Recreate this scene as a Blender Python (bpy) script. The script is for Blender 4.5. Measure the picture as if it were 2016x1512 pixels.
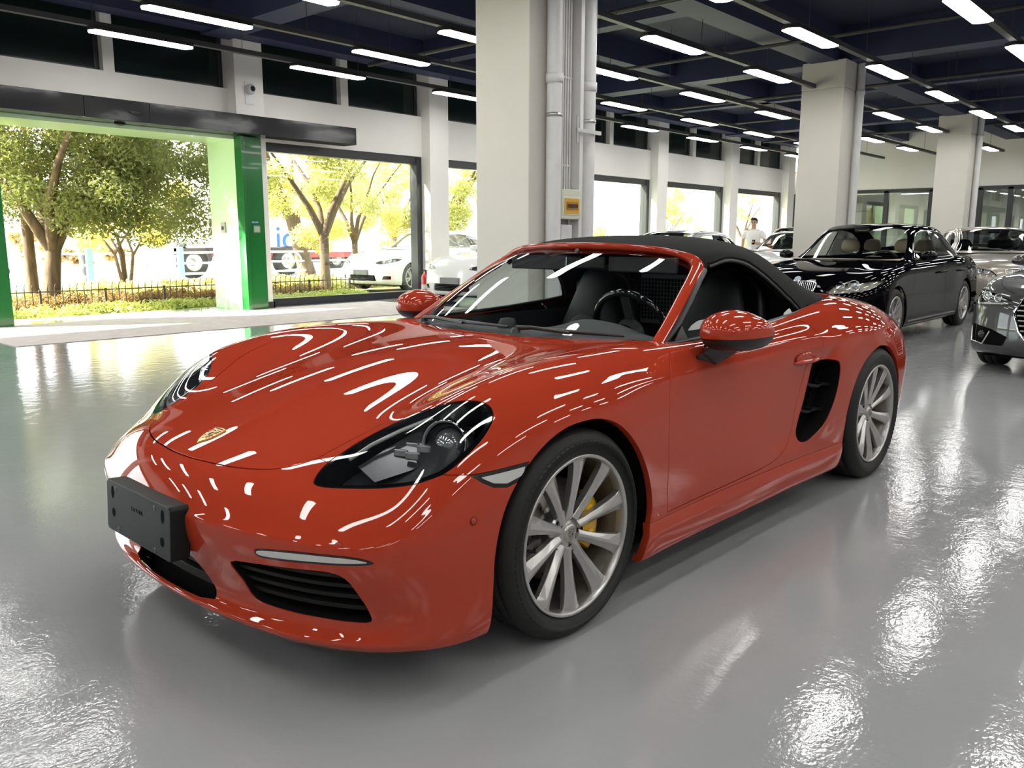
import bpy, bmesh, math, random
import numpy as np
from math import sin, cos, pi, radians, sqrt, atan2
from mathutils import Vector, Matrix, Euler
random.seed(7); rng = np.random.default_rng(7)
scene = bpy.context.scene
col = scene.collection
for o in list(bpy.data.objects): bpy.data.objects.remove(o, do_unlink=True)

# ---------- camera ----------
F_PX, CAM_Z = 1633.884, 1.2428
PITCH, ROLL, BYAW = 0.173573, 0.002577, 0.840286
CARYAW = -2.319153 - BYAW
def cam_axes():
    cp, sp = cos(PITCH), sin(PITCH)
    f = Vector((0, cp, -sp)); r = Vector((1, 0, 0)); u = r.cross(f)
    r, u = r * cos(ROLL) + u * sin(ROLL), -r * sin(ROLL) + u * cos(ROLL)
    M = Matrix.Rotation(-BYAW, 3, 'Z')
    return M @ r, M @ u, M @ f
_r, _u, _f = cam_axes()
cam_data = bpy.data.cameras.new('camera'); cam = bpy.data.objects.new('camera', cam_data)
col.objects.link(cam); scene.camera = cam
cam_data.sensor_width = 36.0; cam_data.lens = F_PX / 2016 * 36.0
cam_data.clip_start = .05; cam_data.clip_end = 500
m3 = Matrix((_r, _u, -_f)).transposed().to_4x4(); m3.translation = (0, 0, CAM_Z)
cam.matrix_world = m3
# ---------- world, sun, exposure ----------
world = bpy.data.worlds.new('sky'); scene.world = world; world.use_nodes = True
_bg = world.node_tree.nodes['Background']
_bg.inputs[0].default_value = (.93, .97, 1.0, 1); _bg.inputs[1].default_value = 4.0
sun_d = bpy.data.lights.new('sun', 'SUN'); sun = bpy.data.objects.new('sun', sun_d); col.objects.link(sun)
sun_d.energy = 22.0; sun_d.angle = radians(1.0); sun_d.color = (1, .93, .78)
sun.rotation_euler = Vector((1.0, -.60, -.82)).to_track_quat('-Z', 'Y').to_euler()
vs = scene.view_settings
vs.view_transform = 'Standard'; vs.look = 'None'; vs.gamma = 1.0; vs.exposure = 0.9; vs.use_curve_mapping = False
LAMP_W = 10.3
cy_ = scene.cycles
cy_.max_bounces = 8; cy_.diffuse_bounces = 3; cy_.glossy_bounces = 4; cy_.transmission_bounces = 4; cy_.transparent_max_bounces = 16
cy_.adaptive_threshold = .02
# ---------- materials ----------
MATS = {}
def mat(name, color=(.8,.8,.8), rough=.5, metal=0., coat=0., spec=.5, emit=None, estr=0., trans=0., ior=1.45,
        var=0., vscale=8., bump=0., bscale=60., alpha=1., vcol=None, coat_rough=.03, stretch=(1,1,1), aniso=0.):
    if name in MATS: return MATS[name]
    m = bpy.data.materials.new(name); m.use_nodes = True; nt = m.node_tree; b = nt.nodes['Principled BSDF']
    b.inputs['Base Color'].default_value = (*color, 1); b.inputs['Roughness'].default_value = rough
    b.inputs['Metallic'].default_value = metal; b.inputs['Coat Weight'].default_value = coat
    b.inputs['Coat Roughness'].default_value = coat_rough; b.inputs['Specular IOR Level'].default_value = spec
    b.inputs['Transmission Weight'].default_value = trans; b.inputs['IOR'].default_value = ior; b.inputs['Alpha'].default_value = alpha
    if emit: b.inputs['Emission Color'].default_value = (*emit, 1); b.inputs['Emission Strength'].default_value = estr
    if var or bump:
        tc = nt.nodes.new('ShaderNodeTexCoord'); mp = nt.nodes.new('ShaderNodeMapping'); mp.inputs['Scale'].default_value = stretch
        nt.links.new(tc.outputs['Object'], mp.inputs[0])
    if var:
        n = nt.nodes.new('ShaderNodeTexNoise'); n.inputs['Scale'].default_value = vscale; n.inputs['Detail'].default_value = 5
        nt.links.new(mp.outputs[0], n.inputs['Vector'])
        mx = nt.nodes.new('ShaderNodeMix'); mx.data_type = 'RGBA'
        c2 = vcol or tuple(c * (1 - var) for c in color)
        mx.inputs[6].default_value = (*color, 1); mx.inputs[7].default_value = (*c2, 1)
        r = nt.nodes.new('ShaderNodeValToRGB'); r.color_ramp.elements[0].position = .35; r.color_ramp.elements[1].position = .68
        nt.links.new(n.outputs['Fac'], r.inputs[0]); nt.links.new(r.outputs[0], mx.inputs[0])
        nt.links.new(mx.outputs[2], b.inputs['Base Color'])
    if bump:
        n2 = nt.nodes.new('ShaderNodeTexNoise'); n2.inputs['Scale'].default_value = bscale; n2.inputs['Detail'].default_value = 3
        nt.links.new(mp.outputs[0], n2.inputs['Vector'])
        bp = nt.nodes.new('ShaderNodeBump'); bp.inputs['Strength'].default_value = bump; bp.inputs['Distance'].default_value = .01
        nt.links.new(n2.outputs['Fac'], bp.inputs['Height']); nt.links.new(bp.outputs[0], b.inputs['Normal'])
    MATS[name] = m
    return m

def glass_mat(name, tint=(1,1,1), refl=1.0, rough=0.0):
    """thin sheet: clear or tinted transmission plus fresnel reflection"""
    if name in MATS: return MATS[name]
    m = bpy.data.materials.new(name); m.use_nodes = True; nt = m.node_tree
    nt.nodes.remove(nt.nodes['Principled BSDF']); out = nt.nodes['Material Output']
    t = nt.nodes.new('ShaderNodeBsdfTransparent'); t.inputs[0].default_value = (*tint, 1)
    g = nt.nodes.new('ShaderNodeBsdfGlossy'); g.inputs['Roughness'].default_value = rough
    ge = nt.nodes.new("ShaderNodeNewGeometry"); dt = nt.nodes.new("ShaderNodeVectorMath"); dt.operation = "DOT_PRODUCT"
    nt.links.new(ge.outputs["Normal"], dt.inputs[0]); nt.links.new(ge.outputs["Incoming"], dt.inputs[1])
    def mth(op, a, b=None):
        n = nt.nodes.new("ShaderNodeMath"); n.operation = op
        for i, q in enumerate((a, b)):
            if q is None: continue
            if isinstance(q, (int, float)): n.inputs[i].default_value = q
            else: nt.links.new(q, n.inputs[i])
        return n.outputs[0]
    fr = mth("ADD", mth("MULTIPLY", mth("POWER", mth("SUBTRACT", 1.0, mth("ABSOLUTE", dt.outputs["Value"])), 5.0), .94), .06)
    mu = nt.nodes.new('ShaderNodeMath'); mu.operation = 'MULTIPLY'; mu.inputs[1].default_value = refl; mu.use_clamp = True
    mx = nt.nodes.new('ShaderNodeMixShader')
    nt.links.new(fr, mu.inputs[0]); nt.links.new(mu.outputs[0], mx.inputs[0])
    nt.links.new(t.outputs[0], mx.inputs[1]); nt.links.new(g.outputs[0], mx.inputs[2]); nt.links.new(mx.outputs[0], out.inputs[0])
    MATS[name] = m
    return m

# ---------- object helpers ----------
def tag(o, label=None, cat=None, group=None, kind=None):
    if label: o['label'] = label
    if cat: o['category'] = cat
    if group: o['group'] = group
    if kind: o['kind'] = kind
    return o
def empty(name, loc=(0,0,0), rz=0.):
    o = bpy.data.objects.new(name, None); col.objects.link(o); o.location = loc; o.rotation_euler = (0,0,rz)
    o.empty_display_size = .1
    return o
def link(name, me, parent=None, m=None):
    o = bpy.data.objects.new(name, me); col.objects.link(o)
    if parent: o.parent = parent
    if m is not None and not len(me.materials): me.materials.append(m)
    return o
class MB:
    """collects simple shapes into one mesh"""
    def __init__(s): s.v = []; s.f = []; s.sm = []; s.mi = []; s.cur = 0
    def add(s, v, f, smooth=False):
        o = len(s.v); s.v += [tuple(p) for p in v]; s.f += [tuple(i + o for i in q) for q in f]; s.sm += [smooth] * len(f); s.mi += [s.cur] * len(f); return s
    def box(s, a, b, M=None):
        x0,y0,z0 = a; x1,y1,z1 = b
        v = [(x0,y0,z0),(x1,y0,z0),(x1,y1,z0),(x0,y1,z0),(x0,y0,z1),(x1,y0,z1),(x1,y1,z1),(x0,y1,z1)]
        if M is not None: v = [tuple(M @ Vector(p)) for p in v]
        return s.add(v, [(0,3,2,1),(4,5,6,7),(0,1,5,4),(1,2,6,5),(2,3,7,6),(3,0,4,7)])
    def cbox(s, c, d, M=None):
        return s.box([c[i]-d[i]/2 for i in range(3)], [c[i]+d[i]/2 for i in range(3)], M)
    def tube(s, pts, r, n=8, caps=True, closed=False, up=(0,0,1), smooth=True):
        pts = [Vector(p) for p in pts]; m = len(pts); rr = r if hasattr(r,'__len__') else [r]*m
        v = []; f = []
        for i, p in enumerate(pts):
            a = pts[i-1] if (i > 0 or closed) else p; b = pts[(i+1) % m] if (i < m-1 or closed) else p
            t = (b - a).normalized(); u = Vector(up)
            if abs(t.dot(u)) > .95: u = Vector((1,0,0))
            x = t.cross(u).normalized(); y = x.cross(t)
            for k in range(n):
                an = 2*pi*k/n; v.append(p + x*cos(an)*rr[i] + y*sin(an)*rr[i])
        for i in range(m if closed else m-1):
            for k in range(n):
                a = i*n+k; b = i*n+(k+1)%n; c = ((i+1)%m)*n
                f.append((a, c+k, c+(k+1)%n, b))
        s.add(v, f, smooth)
        if caps and not closed:
            s.add(v[:n], [tuple(range(n))]); s.add(v[-n:], [tuple(range(n))[::-1]])
        return s
    def lathe(s, prof, n=32, M=None, smooth=True, closed=False, a0=0., a1=2*pi):
        """profile (r, h) round the z axis"""
        full = abs(a1-a0-2*pi) < 1e-6; k = len(prof); nn = n if full else n+1
        v = []
        for i in range(nn):
            a = a0+(a1-a0)*i/n
            for r, h in prof:
                p = Vector((r*cos(a), r*sin(a), h)); v.append(tuple(M @ p) if M is not None else tuple(p))
        f = []
        for i in range(n):
            i2 = (i+1) % nn
            for j in range(k if closed else k-1):
                j2 = (j+1) % k
                f.append((i*k+j, i2*k+j, i2*k+j2, i*k+j2))
        return s.add(v, f, smooth)
    def prism(s, poly, a, b, M=None, smooth=False):
        """2D polygon in xy extruded from z=a to z=b"""
        n = len(poly); v = [(x,y,a) for x,y in poly] + [(x,y,b) for x,y in poly]
        if M is not None: v = [tuple(M @ Vector(p)) for p in v]
        f = [tuple(range(n))[::-1], tuple(range(n, 2*n))] + [(i,(i+1)%n,n+(i+1)%n,n+i) for i in range(n)]
        return s.add(v, f, smooth)
    def grid(s, P, smooth=True, flip=False):
        n, m = len(P), len(P[0]); v = [p for row in P for p in row]
        f = [(i*m+j,(i+1)*m+j,(i+1)*m+j+1,i*m+j+1) for i in range(n-1) for j in range(m-1)]
        if flip: f = [q[::-1] for q in f]
        return s.add(v, f, smooth)
    def mesh(s, name):
        me = bpy.data.meshes.new(name); me.from_pydata(s.v, [], s.f)
        if any(s.sm): me.polygons.foreach_set('use_smooth', s.sm)
        if any(s.mi): me.polygons.foreach_set('material_index', s.mi)
        me.update(); return me
    def build(s, name, m, parent=None, bevel=0., loc=None, seg=2):
        me = s.mesh(name)
        for q in (m if isinstance(m, (list, tuple)) else [m]): me.materials.append(q)
        o = link(name, me, parent)
        if loc: o.location = loc
        if bevel:
            b = o.modifiers.new('bevel', 'BEVEL'); b.width = bevel; b.segments = seg; b.limit_method = 'ANGLE'; b.angle_limit = radians(40)
        return o
def solidify(o, t, off=-1.):
    m = o.modifiers.new('thickness', 'SOLIDIFY'); m.thickness = t; m.offset = off; return o
def copy_tree(o, parent=None):
    c = o.copy(); col.objects.link(c); c.parent = parent
    for ch in o.children: copy_tree(ch, c)
    return c
def ordinal(n): return ['first','second','third','fourth','fifth','sixth','seventh','eighth','ninth','tenth','eleventh','twelfth','thirteenth'][n]
def text_mesh(name, txt, size, m, parent=None, M=None, extrude=.0008, align='CENTER'):
    c = bpy.data.curves.new(name, 'FONT'); c.body = txt; c.size = size; c.extrude = extrude; c.align_x = align; c.align_y = 'CENTER'
    t = bpy.data.objects.new(name, c); col.objects.link(t)
    dg = bpy.context.evaluated_depsgraph_get(); me = bpy.data.meshes.new_from_object(t.evaluated_get(dg)); 
    bpy.data.objects.remove(t); me.materials.clear(); me.materials.append(m)
    if M is not None: me.transform(M)
    return link(name, me, parent)

# ---------- panels from cut surfaces ----------
def surf_mesh(name, s, flange=0., mirror=None, inward=None, flat_flange=True, thick_skip=None):
    """mesh of a Surf; open edges get a lip of depth flange along -normal; mirror: None, 'y' (mirrored only) or 'both'"""
    V = s.V; N = s.N; pol = s.Q.tolist() + [list(p) for p in s.P]
    nv = [V]; nn = [N]; faces = list(pol); base = len(V)
    if flange and s.B.any():
        E = set(); B = s.B
        for p in s.P:
            for k in range(len(p)):
                a, b = p[k-1], p[k]
                if B[a] and B[b]: E.add((a, b))
        be = np.array([(a, b) for a, b in E if (b, a) not in E and not (abs(V[a][1]) < 2e-4 and abs(V[b][1]) < 2e-4)])
        if len(be):
            idx, inv = np.unique(be, return_inverse=True); inv = inv.reshape(-1, 2); k = len(idx)
            top = V[idx]; bot = top - N[idx] * flange
            on = np.cross(V[be[:,1]] - V[be[:,0]], N[be[:,0]]); on /= np.maximum(np.linalg.norm(on, axis=1), 1e-9)[:, None]
            out = np.zeros((k, 3)); np.add.at(out, inv[:,0], on); np.add.at(out, inv[:,1], on)
            out /= np.maximum(np.linalg.norm(out, axis=1), 1e-9)[:, None]
            mid = top - N[idx] * min(.0015, flange * .3) + out * 0.0004
            nv += [top, mid, bot]; nn += [N[idx] * .8 + out * .6, out, out]
            i, j = inv[:,0] + base, inv[:,1] + base
            faces += np.stack([j, i, k + i, k + j], 1).tolist() + np.stack([k + j, k + i, 2*k + i, 2*k + j], 1).tolist()
    V = np.concatenate(nv); N = np.concatenate(nn); N = N / np.maximum(np.linalg.norm(N, axis=1), 1e-9)[:, None]
    if mirror == 'y': V = V * [1,-1,1]; N = N * [1,-1,1]; faces = [p[::-1] for p in faces]
    elif mirror == 'both':
        n = len(V); onc = np.abs(V[:, 1]) < 2e-4
        V2 = V * [1,-1,1]; N2 = N * [1,-1,1]
        N[onc, 1] = 0
        ids = np.arange(n) + n; ids[onc] = np.where(onc)[0]; ids = ids.tolist()
        faces = faces + [[ids[i] for i in p[::-1]] for p in faces]
        V = np.concatenate([V, V2]); N = np.concatenate([N, N2])
        u = np.zeros(len(V), bool); u[np.concatenate([np.asarray(p) for p in faces])] = 1
        mm = (np.cumsum(u) - 1).tolist(); V = V[u]; N = N[u]; faces = [[mm[i] for i in p] for p in faces]
    me = bpy.data.meshes.new(name); me.from_pydata(V.tolist(), [], faces)
    me.polygons.foreach_set('use_smooth', [True] * len(me.polygons))
    me.update()
    N = N / np.maximum(np.linalg.norm(N, axis=1), 1e-9)[:, None]
    me.normals_split_custom_set_from_vertices(N.tolist())
    return me
def panel(name, s, m, parent, flange=.012, mirror=None):
    me = surf_mesh(name, s, flange, mirror); me.materials.append(m)
    return link(name, me, parent)
# ---------- pure numpy surface tools ----------
def cc_once(V, F):
    nV, nF = len(V), len(F)
    E = np.stack([F, np.roll(F, -1, 1)], -1).reshape(-1, 2)
    Es = np.sort(E, 1)
    key = Es[:, 0].astype(np.int64) * nV + Es[:, 1]
    uk, inv, cnt = np.unique(key, return_inverse=True, return_counts=True)
    nE = len(uk)
    e0, e1 = uk // nV, uk % nV
    fp = V[F].mean(1)
    fidx = np.repeat(np.arange(nF), 4)
    fs = np.zeros((nE, 3)); np.add.at(fs, inv, fp[fidx])
    mid = (V[e0] + V[e1]) / 2
    bnd = cnt == 1
    ep = np.where(bnd[:, None], mid, (V[e0] + V[e1] + fs) / 4)
    val = np.zeros(nV); np.add.at(val, e0, 1); np.add.at(val, e1, 1)
    ms = np.zeros((nV, 3)); np.add.at(ms, e0, mid); np.add.at(ms, e1, mid)
    nf = np.zeros(nV); np.add.at(nf, F.ravel(), 1)
    fsum = np.zeros((nV, 3)); np.add.at(fsum, F.ravel(), fp[fidx])
    n = np.maximum(val, 1)[:, None]
    vp = fsum / np.maximum(nf, 1)[:, None] / n + 2 * ms / n / n + (n - 3) / n * V
    bv = np.zeros(nV, bool); bv[e0[bnd]] = 1; bv[e1[bnd]] = 1
    bs = np.zeros((nV, 3)); bn = np.zeros(nV)
    for a in (e0, e1):
        np.add.at(bs, a[bnd], mid[bnd]); np.add.at(bn, a[bnd], 1)
    bpos = np.where((bn == 2)[:, None], bs / np.maximum(bn, 1)[:, None] * .5 + V * .5, V)
    vp = np.where(bv[:, None], bpos, vp)
    ei = inv.reshape(nF, 4)
    fi = np.arange(nF) + nV + nE
    Q = []
    for k in range(4):
        Q.append(np.stack([F[:, k], ei[:, k] + nV, fi, ei[:, k - 1] + nV], 1))
    return np.concatenate([vp, ep, fp]), np.stack(Q, 1).reshape(-1, 4)

def cc(V, F, lv):
    V = np.asarray(V, float); F = np.asarray(F)
    for _ in range(lv): V, F = cc_once(V, F)
    return V, F

def cc_fit(V, F, lv, it=3, pre=2):
    T = np.asarray(V, float); P = T.copy(); F = np.asarray(F)
    for _ in range(it):
        S, _f = cc(P, F, pre); P = P + .9 * (T - S[:len(T)])
    return cc(P, F, lv)

def vnormals(V, F):
    F = np.asarray(F)
    n = np.cross(V[F[:, 2]] - V[F[:, 0]], V[F[:, 3 if F.shape[1] > 3 else 1]] - V[F[:, 1 if F.shape[1] > 3 else 0]])
    N = np.zeros_like(V)
    for k in range(F.shape[1]): np.add.at(N, F[:, k], n)
    return N / np.maximum(np.linalg.norm(N, axis=1), 1e-12)[:, None]

class Surf:
    """polygon soup with normals: V (n,3), N (n,3), Q quads (m,4), P list of other polygons"""
    def __init__(s, V, N, Q, P=(), B=None):
        s.V, s.N, s.Q, s.P = V, N, np.asarray(Q).reshape(-1, 4), list(P)
        s.B = np.zeros(len(V), bool) if B is None else B      # vertices on a cut edge
    def compact(s):
        u = np.zeros(len(s.V), bool); u[s.Q.ravel()] = 1
        for p in s.P: u[list(p)] = 1
        m = np.cumsum(u) - 1
        return Surf(s.V[u], s.N[u], m[s.Q], [[int(m[i]) for i in p] for p in s.P], s.B[u])
    def refine(s, mask, k):
        """split the masked quads k x k (bilinear)"""
        q = s.Q[mask]
        if not len(q): return s
        t = np.linspace(0, 1, k + 1); uu, vv = np.meshgrid(t, t, indexing='ij')
        W = np.stack([(1 - uu) * (1 - vv), uu * (1 - vv), uu * vv, (1 - uu) * vv], -1).reshape(-1, 4)
        nv = np.einsum('kc,qcd->qkd', W, s.V[q]); nn = np.einsum('kc,qcd->qkd', W, s.N[q])
        nn /= np.maximum(np.linalg.norm(nn, axis=-1, keepdims=True), 1e-12)
        i, j = np.meshgrid(np.arange(k), np.arange(k), indexing='ij'); b = (i * (k + 1) + j).ravel()
        f = np.stack([b, b + k + 1, b + k + 2, b + 1], 1)
        off = len(s.V) + np.arange(len(q)) * (k + 1) ** 2
        nq = (f[None] + off[:, None, None]).reshape(-1, 4)
        return Surf(np.concatenate([s.V, nv.reshape(-1, 3)]), np.concatenate([s.N, nn.reshape(-1, 3)]),
                    np.concatenate([s.Q[~mask], nq]), s.P, np.concatenate([s.B, np.zeros(len(nv) * (k + 1) ** 2, bool)]))

def half_clip(s, d):
    """keep the part where d<0"""
    neg = d < 0
    c = neg[s.Q].sum(1)
    V, N = list(s.V), list(s.N); keepQ = s.Q[c == 4]; P = []
    sv, sn, dl = s.V, s.N, d.tolist()
    cache = {}
    def cross(a, b):
        k = (a, b) if a < b else (b, a)
        if k not in cache:
            a, b = k; t = d[a] / (d[a] - d[b])
            V.append(s.V[a] + t * (s.V[b] - s.V[a])); n = s.N[a] + t * (s.N[b] - s.N[a])
            N.append(n / max(np.linalg.norm(n), 1e-12)); cache[k] = len(V) - 1
        return cache[k]
    polys = [list(map(int, q)) for q in s.Q[(c > 0) & (c < 4)]] + [p for p in s.P if any(neg[i] for i in p)]
    for p in polys:
        if all(neg[i] for i in p): P.append(p); continue
        out = []
        for k in range(len(p)):
            a, b = p[k], p[(k + 1) % len(p)]
            if neg[a]: out.append(a)
            if neg[a] != neg[b]: out.append(cross(a, b))
        if len(out) >= 3: P.append(out)
    V = np.array(V); B = np.ones(len(V), bool); B[:len(s.V)] = s.B
    return Surf(V, np.array(N), keepQ, P, B).compact()

def polydist(P2, poly, closed=True):
    """signed distance of points to a 2D polygon, negative inside"""
    poly = np.asarray(poly, float); n = len(poly)
    best = np.full(len(P2), 1e9); ins = np.zeros(len(P2), bool)
    for k in range(n if closed else n - 1):
        a, b = poly[k], poly[(k + 1) % n]; e = b - a
        w = P2 - a; t = np.clip((w @ e) / max(e @ e, 1e-15), 0, 1)
        best = np.minimum(best, np.hypot(*(w - t[:, None] * e).T))
        c1 = (a[1] > P2[:, 1]) != (b[1] > P2[:, 1])
        if e[1] != 0: ins ^= c1 & (P2[:, 0] < a[0] + (P2[:, 1] - a[1]) * e[0] / e[1])
    return np.where(ins, -best, best)

def spline(pts, n=8, closed=True):
    """Catmull-Rom through points"""
    p = np.asarray(pts, float); m = len(p); out = []
    for i in range(m if closed else m - 1):
        if closed: a, b, c, d = p[i - 1], p[i], p[(i + 1) % m], p[(i + 2) % m]
        else: a, b, c, d = p[max(i - 1, 0)], p[i], p[i + 1], p[min(i + 2, m - 1)]
        for t in np.arange(n) / n:
            out.append(.5 * (2 * b + (c - a) * t + (2 * a - 5 * b + 4 * c - d) * t * t + (3 * b - a - 3 * c + d) * t ** 3))
    if not closed: out.append(p[-1])
    return np.array(out)

def cut(s, field, gap=.002, k=3, near=.03):
    """split a surface along field(V)=0; returns inside, outside with a gap between them"""
    d = field(s.V)
    if len(s.Q):
        dq = d[s.Q]; m = (np.abs(dq).min(1) < near)
        if k > 1 and m.any():
            s = s.refine(m, k); d = field(s.V)
    return half_clip(s, d + gap), half_clip(s, -d + gap)

def sports_car_cage():
    col = [  # per column: rows r0..r6 (x, y, z)
    [(.83,0,.605),(.905,0,.540),(.948,0,.462),(.936,0,.375),(.893,0,.245),(.932,0,.212),(.885,0,.165)],
    [(.815,.22,.605),(.893,.225,.540),(.938,.228,.462),(.926,.228,.375),(.883,.225,.245),(.921,.225,.212),(.875,.22,.165)],
    [(.765,.43,.605),(.842,.445,.540),(.892,.457,.462),(.881,.455,.375),(.843,.45,.245),(.880,.452,.207),(.835,.435,.16)],
    [(.69,.60,.60),(.765,.63,.537),(.819,.653,.458),(.810,.65,.37),(.777,.643,.245),(.807,.654,.20),(.762,.625,.155)],
    [(.61,.71,.61),(.66,.765,.54),(.693,.798,.452),(.69,.80,.37),(.672,.793,.25),(.684,.803,.19),(.645,.768,.15)],
    [(.48,.725,.725),(.50,.81,.645),(.515,.857,.54),(.52,.875,.42),(.52,.878,.28),(.51,.875,.17),(.49,.82,.145)],
    [(.30,.715,.815),(.29,.805,.76),(.285,.865,.67),(.285,.89,.56),(.285,.895,.4),(.285,.885,.18),(.285,.83,.145)],
    [(.02,.70,.862),(.01,.795,.83),(0,.862,.755),(0,.892,.66),(0,.90,.45),(0,.885,.18),(0,.83,.145)],
    [(-.27,.705,.87),(-.28,.79,.835),(-.28,.85,.745),(-.28,.882,.62),(-.28,.892,.42),(-.28,.88,.17),(-.28,.83,.14)],
    [(-.52,.72,.865),(-.50,.785,.825),(-.50,.838,.735),(-.50,.862,.58),(-.5,.877,.38),(-.5,.868,.165),(-.5,.82,.14)],
    [(-.85,.745,.855),(-.85,.79,.815),(-.85,.828,.72),(-.85,.838,.55),(-.85,.862,.34),(-.85,.862,.16),(-.85,.82,.14)],
    [(-1.25,.75,.865),(-1.25,.793,.82),(-1.25,.828,.72),(-1.25,.832,.55),(-1.25,.862,.33),(-1.25,.862,.155),(-1.25,.82,.14)],
    [(-1.65,.745,.895),(-1.65,.795,.845),(-1.65,.838,.73),(-1.65,.845,.55),(-1.65,.868,.34),(-1.65,.865,.155),(-1.65,.82,.14)],
    [(-2.0,.735,.93),(-2.0,.815,.875),(-2.0,.875,.755),(-2.0,.89,.58),(-2.0,.893,.38),(-2.0,.88,.16),(-2.0,.83,.14)],
    [(-2.25,.72,.945),(-2.25,.82,.885),(-2.25,.888,.77),(-2.25,.902,.62),(-2.25,.90,.4),(-2.25,.885,.17),(-2.25,.83,.15)],
    [(-2.475,.70,.935),(-2.475,.81,.875),(-2.475,.885,.765),(-2.475,.902,.64),(-2.475,.9,.4),(-2.475,.88,.18),(-2.475,.83,.16)],
    [(-2.75,.68,.905),(-2.75,.785,.845),(-2.75,.865,.74),(-2.76,.89,.6),(-2.76,.885,.4),(-2.75,.865,.2),(-2.74,.81,.17)],
    [(-3.0,.65,.865),(-3.0,.745,.81),(-3.02,.82,.70),(-3.03,.845,.56),(-3.02,.84,.4),(-3.0,.82,.22),(-2.97,.77,.185)],
    [(-3.2,.60,.815),(-3.24,.68,.765),(-3.26,.74,.66),(-3.27,.755,.54),(-3.26,.75,.4),(-3.22,.74,.24),(-3.15,.7,.2)],
    [(-3.31,.45,.80),(-3.36,.52,.75),(-3.39,.56,.65),(-3.4,.57,.54),(-3.39,.57,.4),(-3.34,.56,.25),(-3.26,.54,.2)],
    [(-3.36,.30,.80),(-3.41,.35,.75),(-3.44,.37,.65),(-3.45,.38,.54),(-3.44,.38,.4),(-3.39,.37,.25),(-3.31,.36,.2)],
    [(-3.38,.15,.80),(-3.43,.17,.75),(-3.46,.18,.65),(-3.47,.19,.54),(-3.46,.19,.4),(-3.41,.18,.25),(-3.33,.18,.2)],
    [(-3.39,0,.80),(-3.44,0,.75),(-3.47,0,.65),(-3.48,0,.54),(-3.47,0,.4),(-3.42,0,.25),(-3.34,0,.2)],
    ]
    # an extra row: a crisp horizontal crease across the nose that fades out along the sides
    for ci, c in enumerate(col):
        r0, r1, r2, r3 = [np.array(q) for q in c[:4]]
        smooth = (r1+r2)*.5625-(r0+r3)*.0625
        tight = r2 + (r1-r2)*.24 + (r2-r3)*.06
        w = [1,1,1,.85,.45,.12][ci] if ci < 6 else 0.
        c.insert(2, tuple(tight*w+smooth*(1-w)))
    # hood and deck: rows i=1..13 (columns 5..17), j=1..4 from crown to centre
    H = {1:[(.545,.565,.686),(.60,.40,.665),(.632,.205,.669),(.64,0,.672)],
     2:[(.335,.55,.766),(.36,.385,.736),(.378,.2,.744),(.38,0,.749)],
     3:[(.04,.54,.828),(.06,.375,.806),(.068,.19,.812),(.07,0,.817)],
     4:[(-.26,.54,.858),(-.24,.37,.849),(-.225,.19,.853),(-.22,0,.857)],
     5:[(-.53,.55,.870),(-.515,.37,.871),(-.503,.19,.873),(-.5,0,.875)],
     6:[(-.85,.58,.868),(-.85,.40,.88),(-.85,.2,.885),(-.85,0,.89)],
     7:[(-1.25,.58,.87),(-1.25,.40,.885),(-1.25,.2,.89),(-1.25,0,.89)],
     8:[(-1.65,.58,.90),(-1.65,.40,.91),(-1.65,.2,.91),(-1.65,0,.91)],
     9:[(-2.0,.57,.935),(-2.0,.38,.94),(-2.0,.2,.945),(-2.0,0,.945)],
     10:[(-2.25,.56,.955),(-2.25,.38,.96),(-2.25,.2,.965),(-2.25,0,.965)],
     11:[(-2.475,.55,.955),(-2.475,.37,.965),(-2.475,.19,.97),(-2.475,0,.97)],
     12:[(-2.75,.52,.927),(-2.75,.35,.938),(-2.75,.18,.942),(-2.75,0,.943)],
     13:[(-3.03,.49,.885),(-3.04,.33,.895),(-3.05,.17,.90),(-3.05,0,.90)]}
    return col, H

def body_surface(col, H, level=4, ca=4):
    """wrap-around belt of columns plus the top grid between column ca and the matching rear corner; left half, mirrored for the fit"""
    nc = len(col); nr = len(col[0]); V = []; idx = {}
    def add(p):
        V.append(p); return len(V) - 1
    B = [[add(p) for p in c] for c in col]
    cb = nc - 1 - ca; ni = cb - ca
    G = {}
    for j in range(ca + 1):
        G[0, j] = B[ca - j][0]; G[ni, j] = B[cb + j][0]
    for i in range(ni + 1): G[i, 0] = B[ca + i][0]
    for i in range(1, ni):
        for j in range(1, ca + 1): G[i, j] = add(H[i][j - 1])
    F = []
    for c in range(nc - 1):
        for r in range(nr - 1): F.append((B[c][r], B[c][r + 1], B[c + 1][r + 1], B[c + 1][r]))
    for i in range(ni):
        for j in range(ca): F.append((G[i, j], G[i + 1, j], G[i + 1, j + 1], G[i, j + 1]))
    V = np.array(V, float); F = np.array(F); n = len(V)
    mir = np.arange(n) + n; mid = np.abs(V[:, 1]) < 1e-9; mir[mid] = np.where(mid)[0]
    V2 = np.concatenate([V, V * [1, -1, 1]]); F2 = np.concatenate([F, mir[F][:, ::-1]])
    S, Q = cc_fit(V2, F2, level)
    N = vnormals(S, Q)
    cen = S[Q].mean(1)[:, 1]
    s = Surf(S, N, Q[cen > 0]).compact()
    s.V[np.abs(s.V[:, 1]) < 1e-7, 1] = 0
    return s
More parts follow.
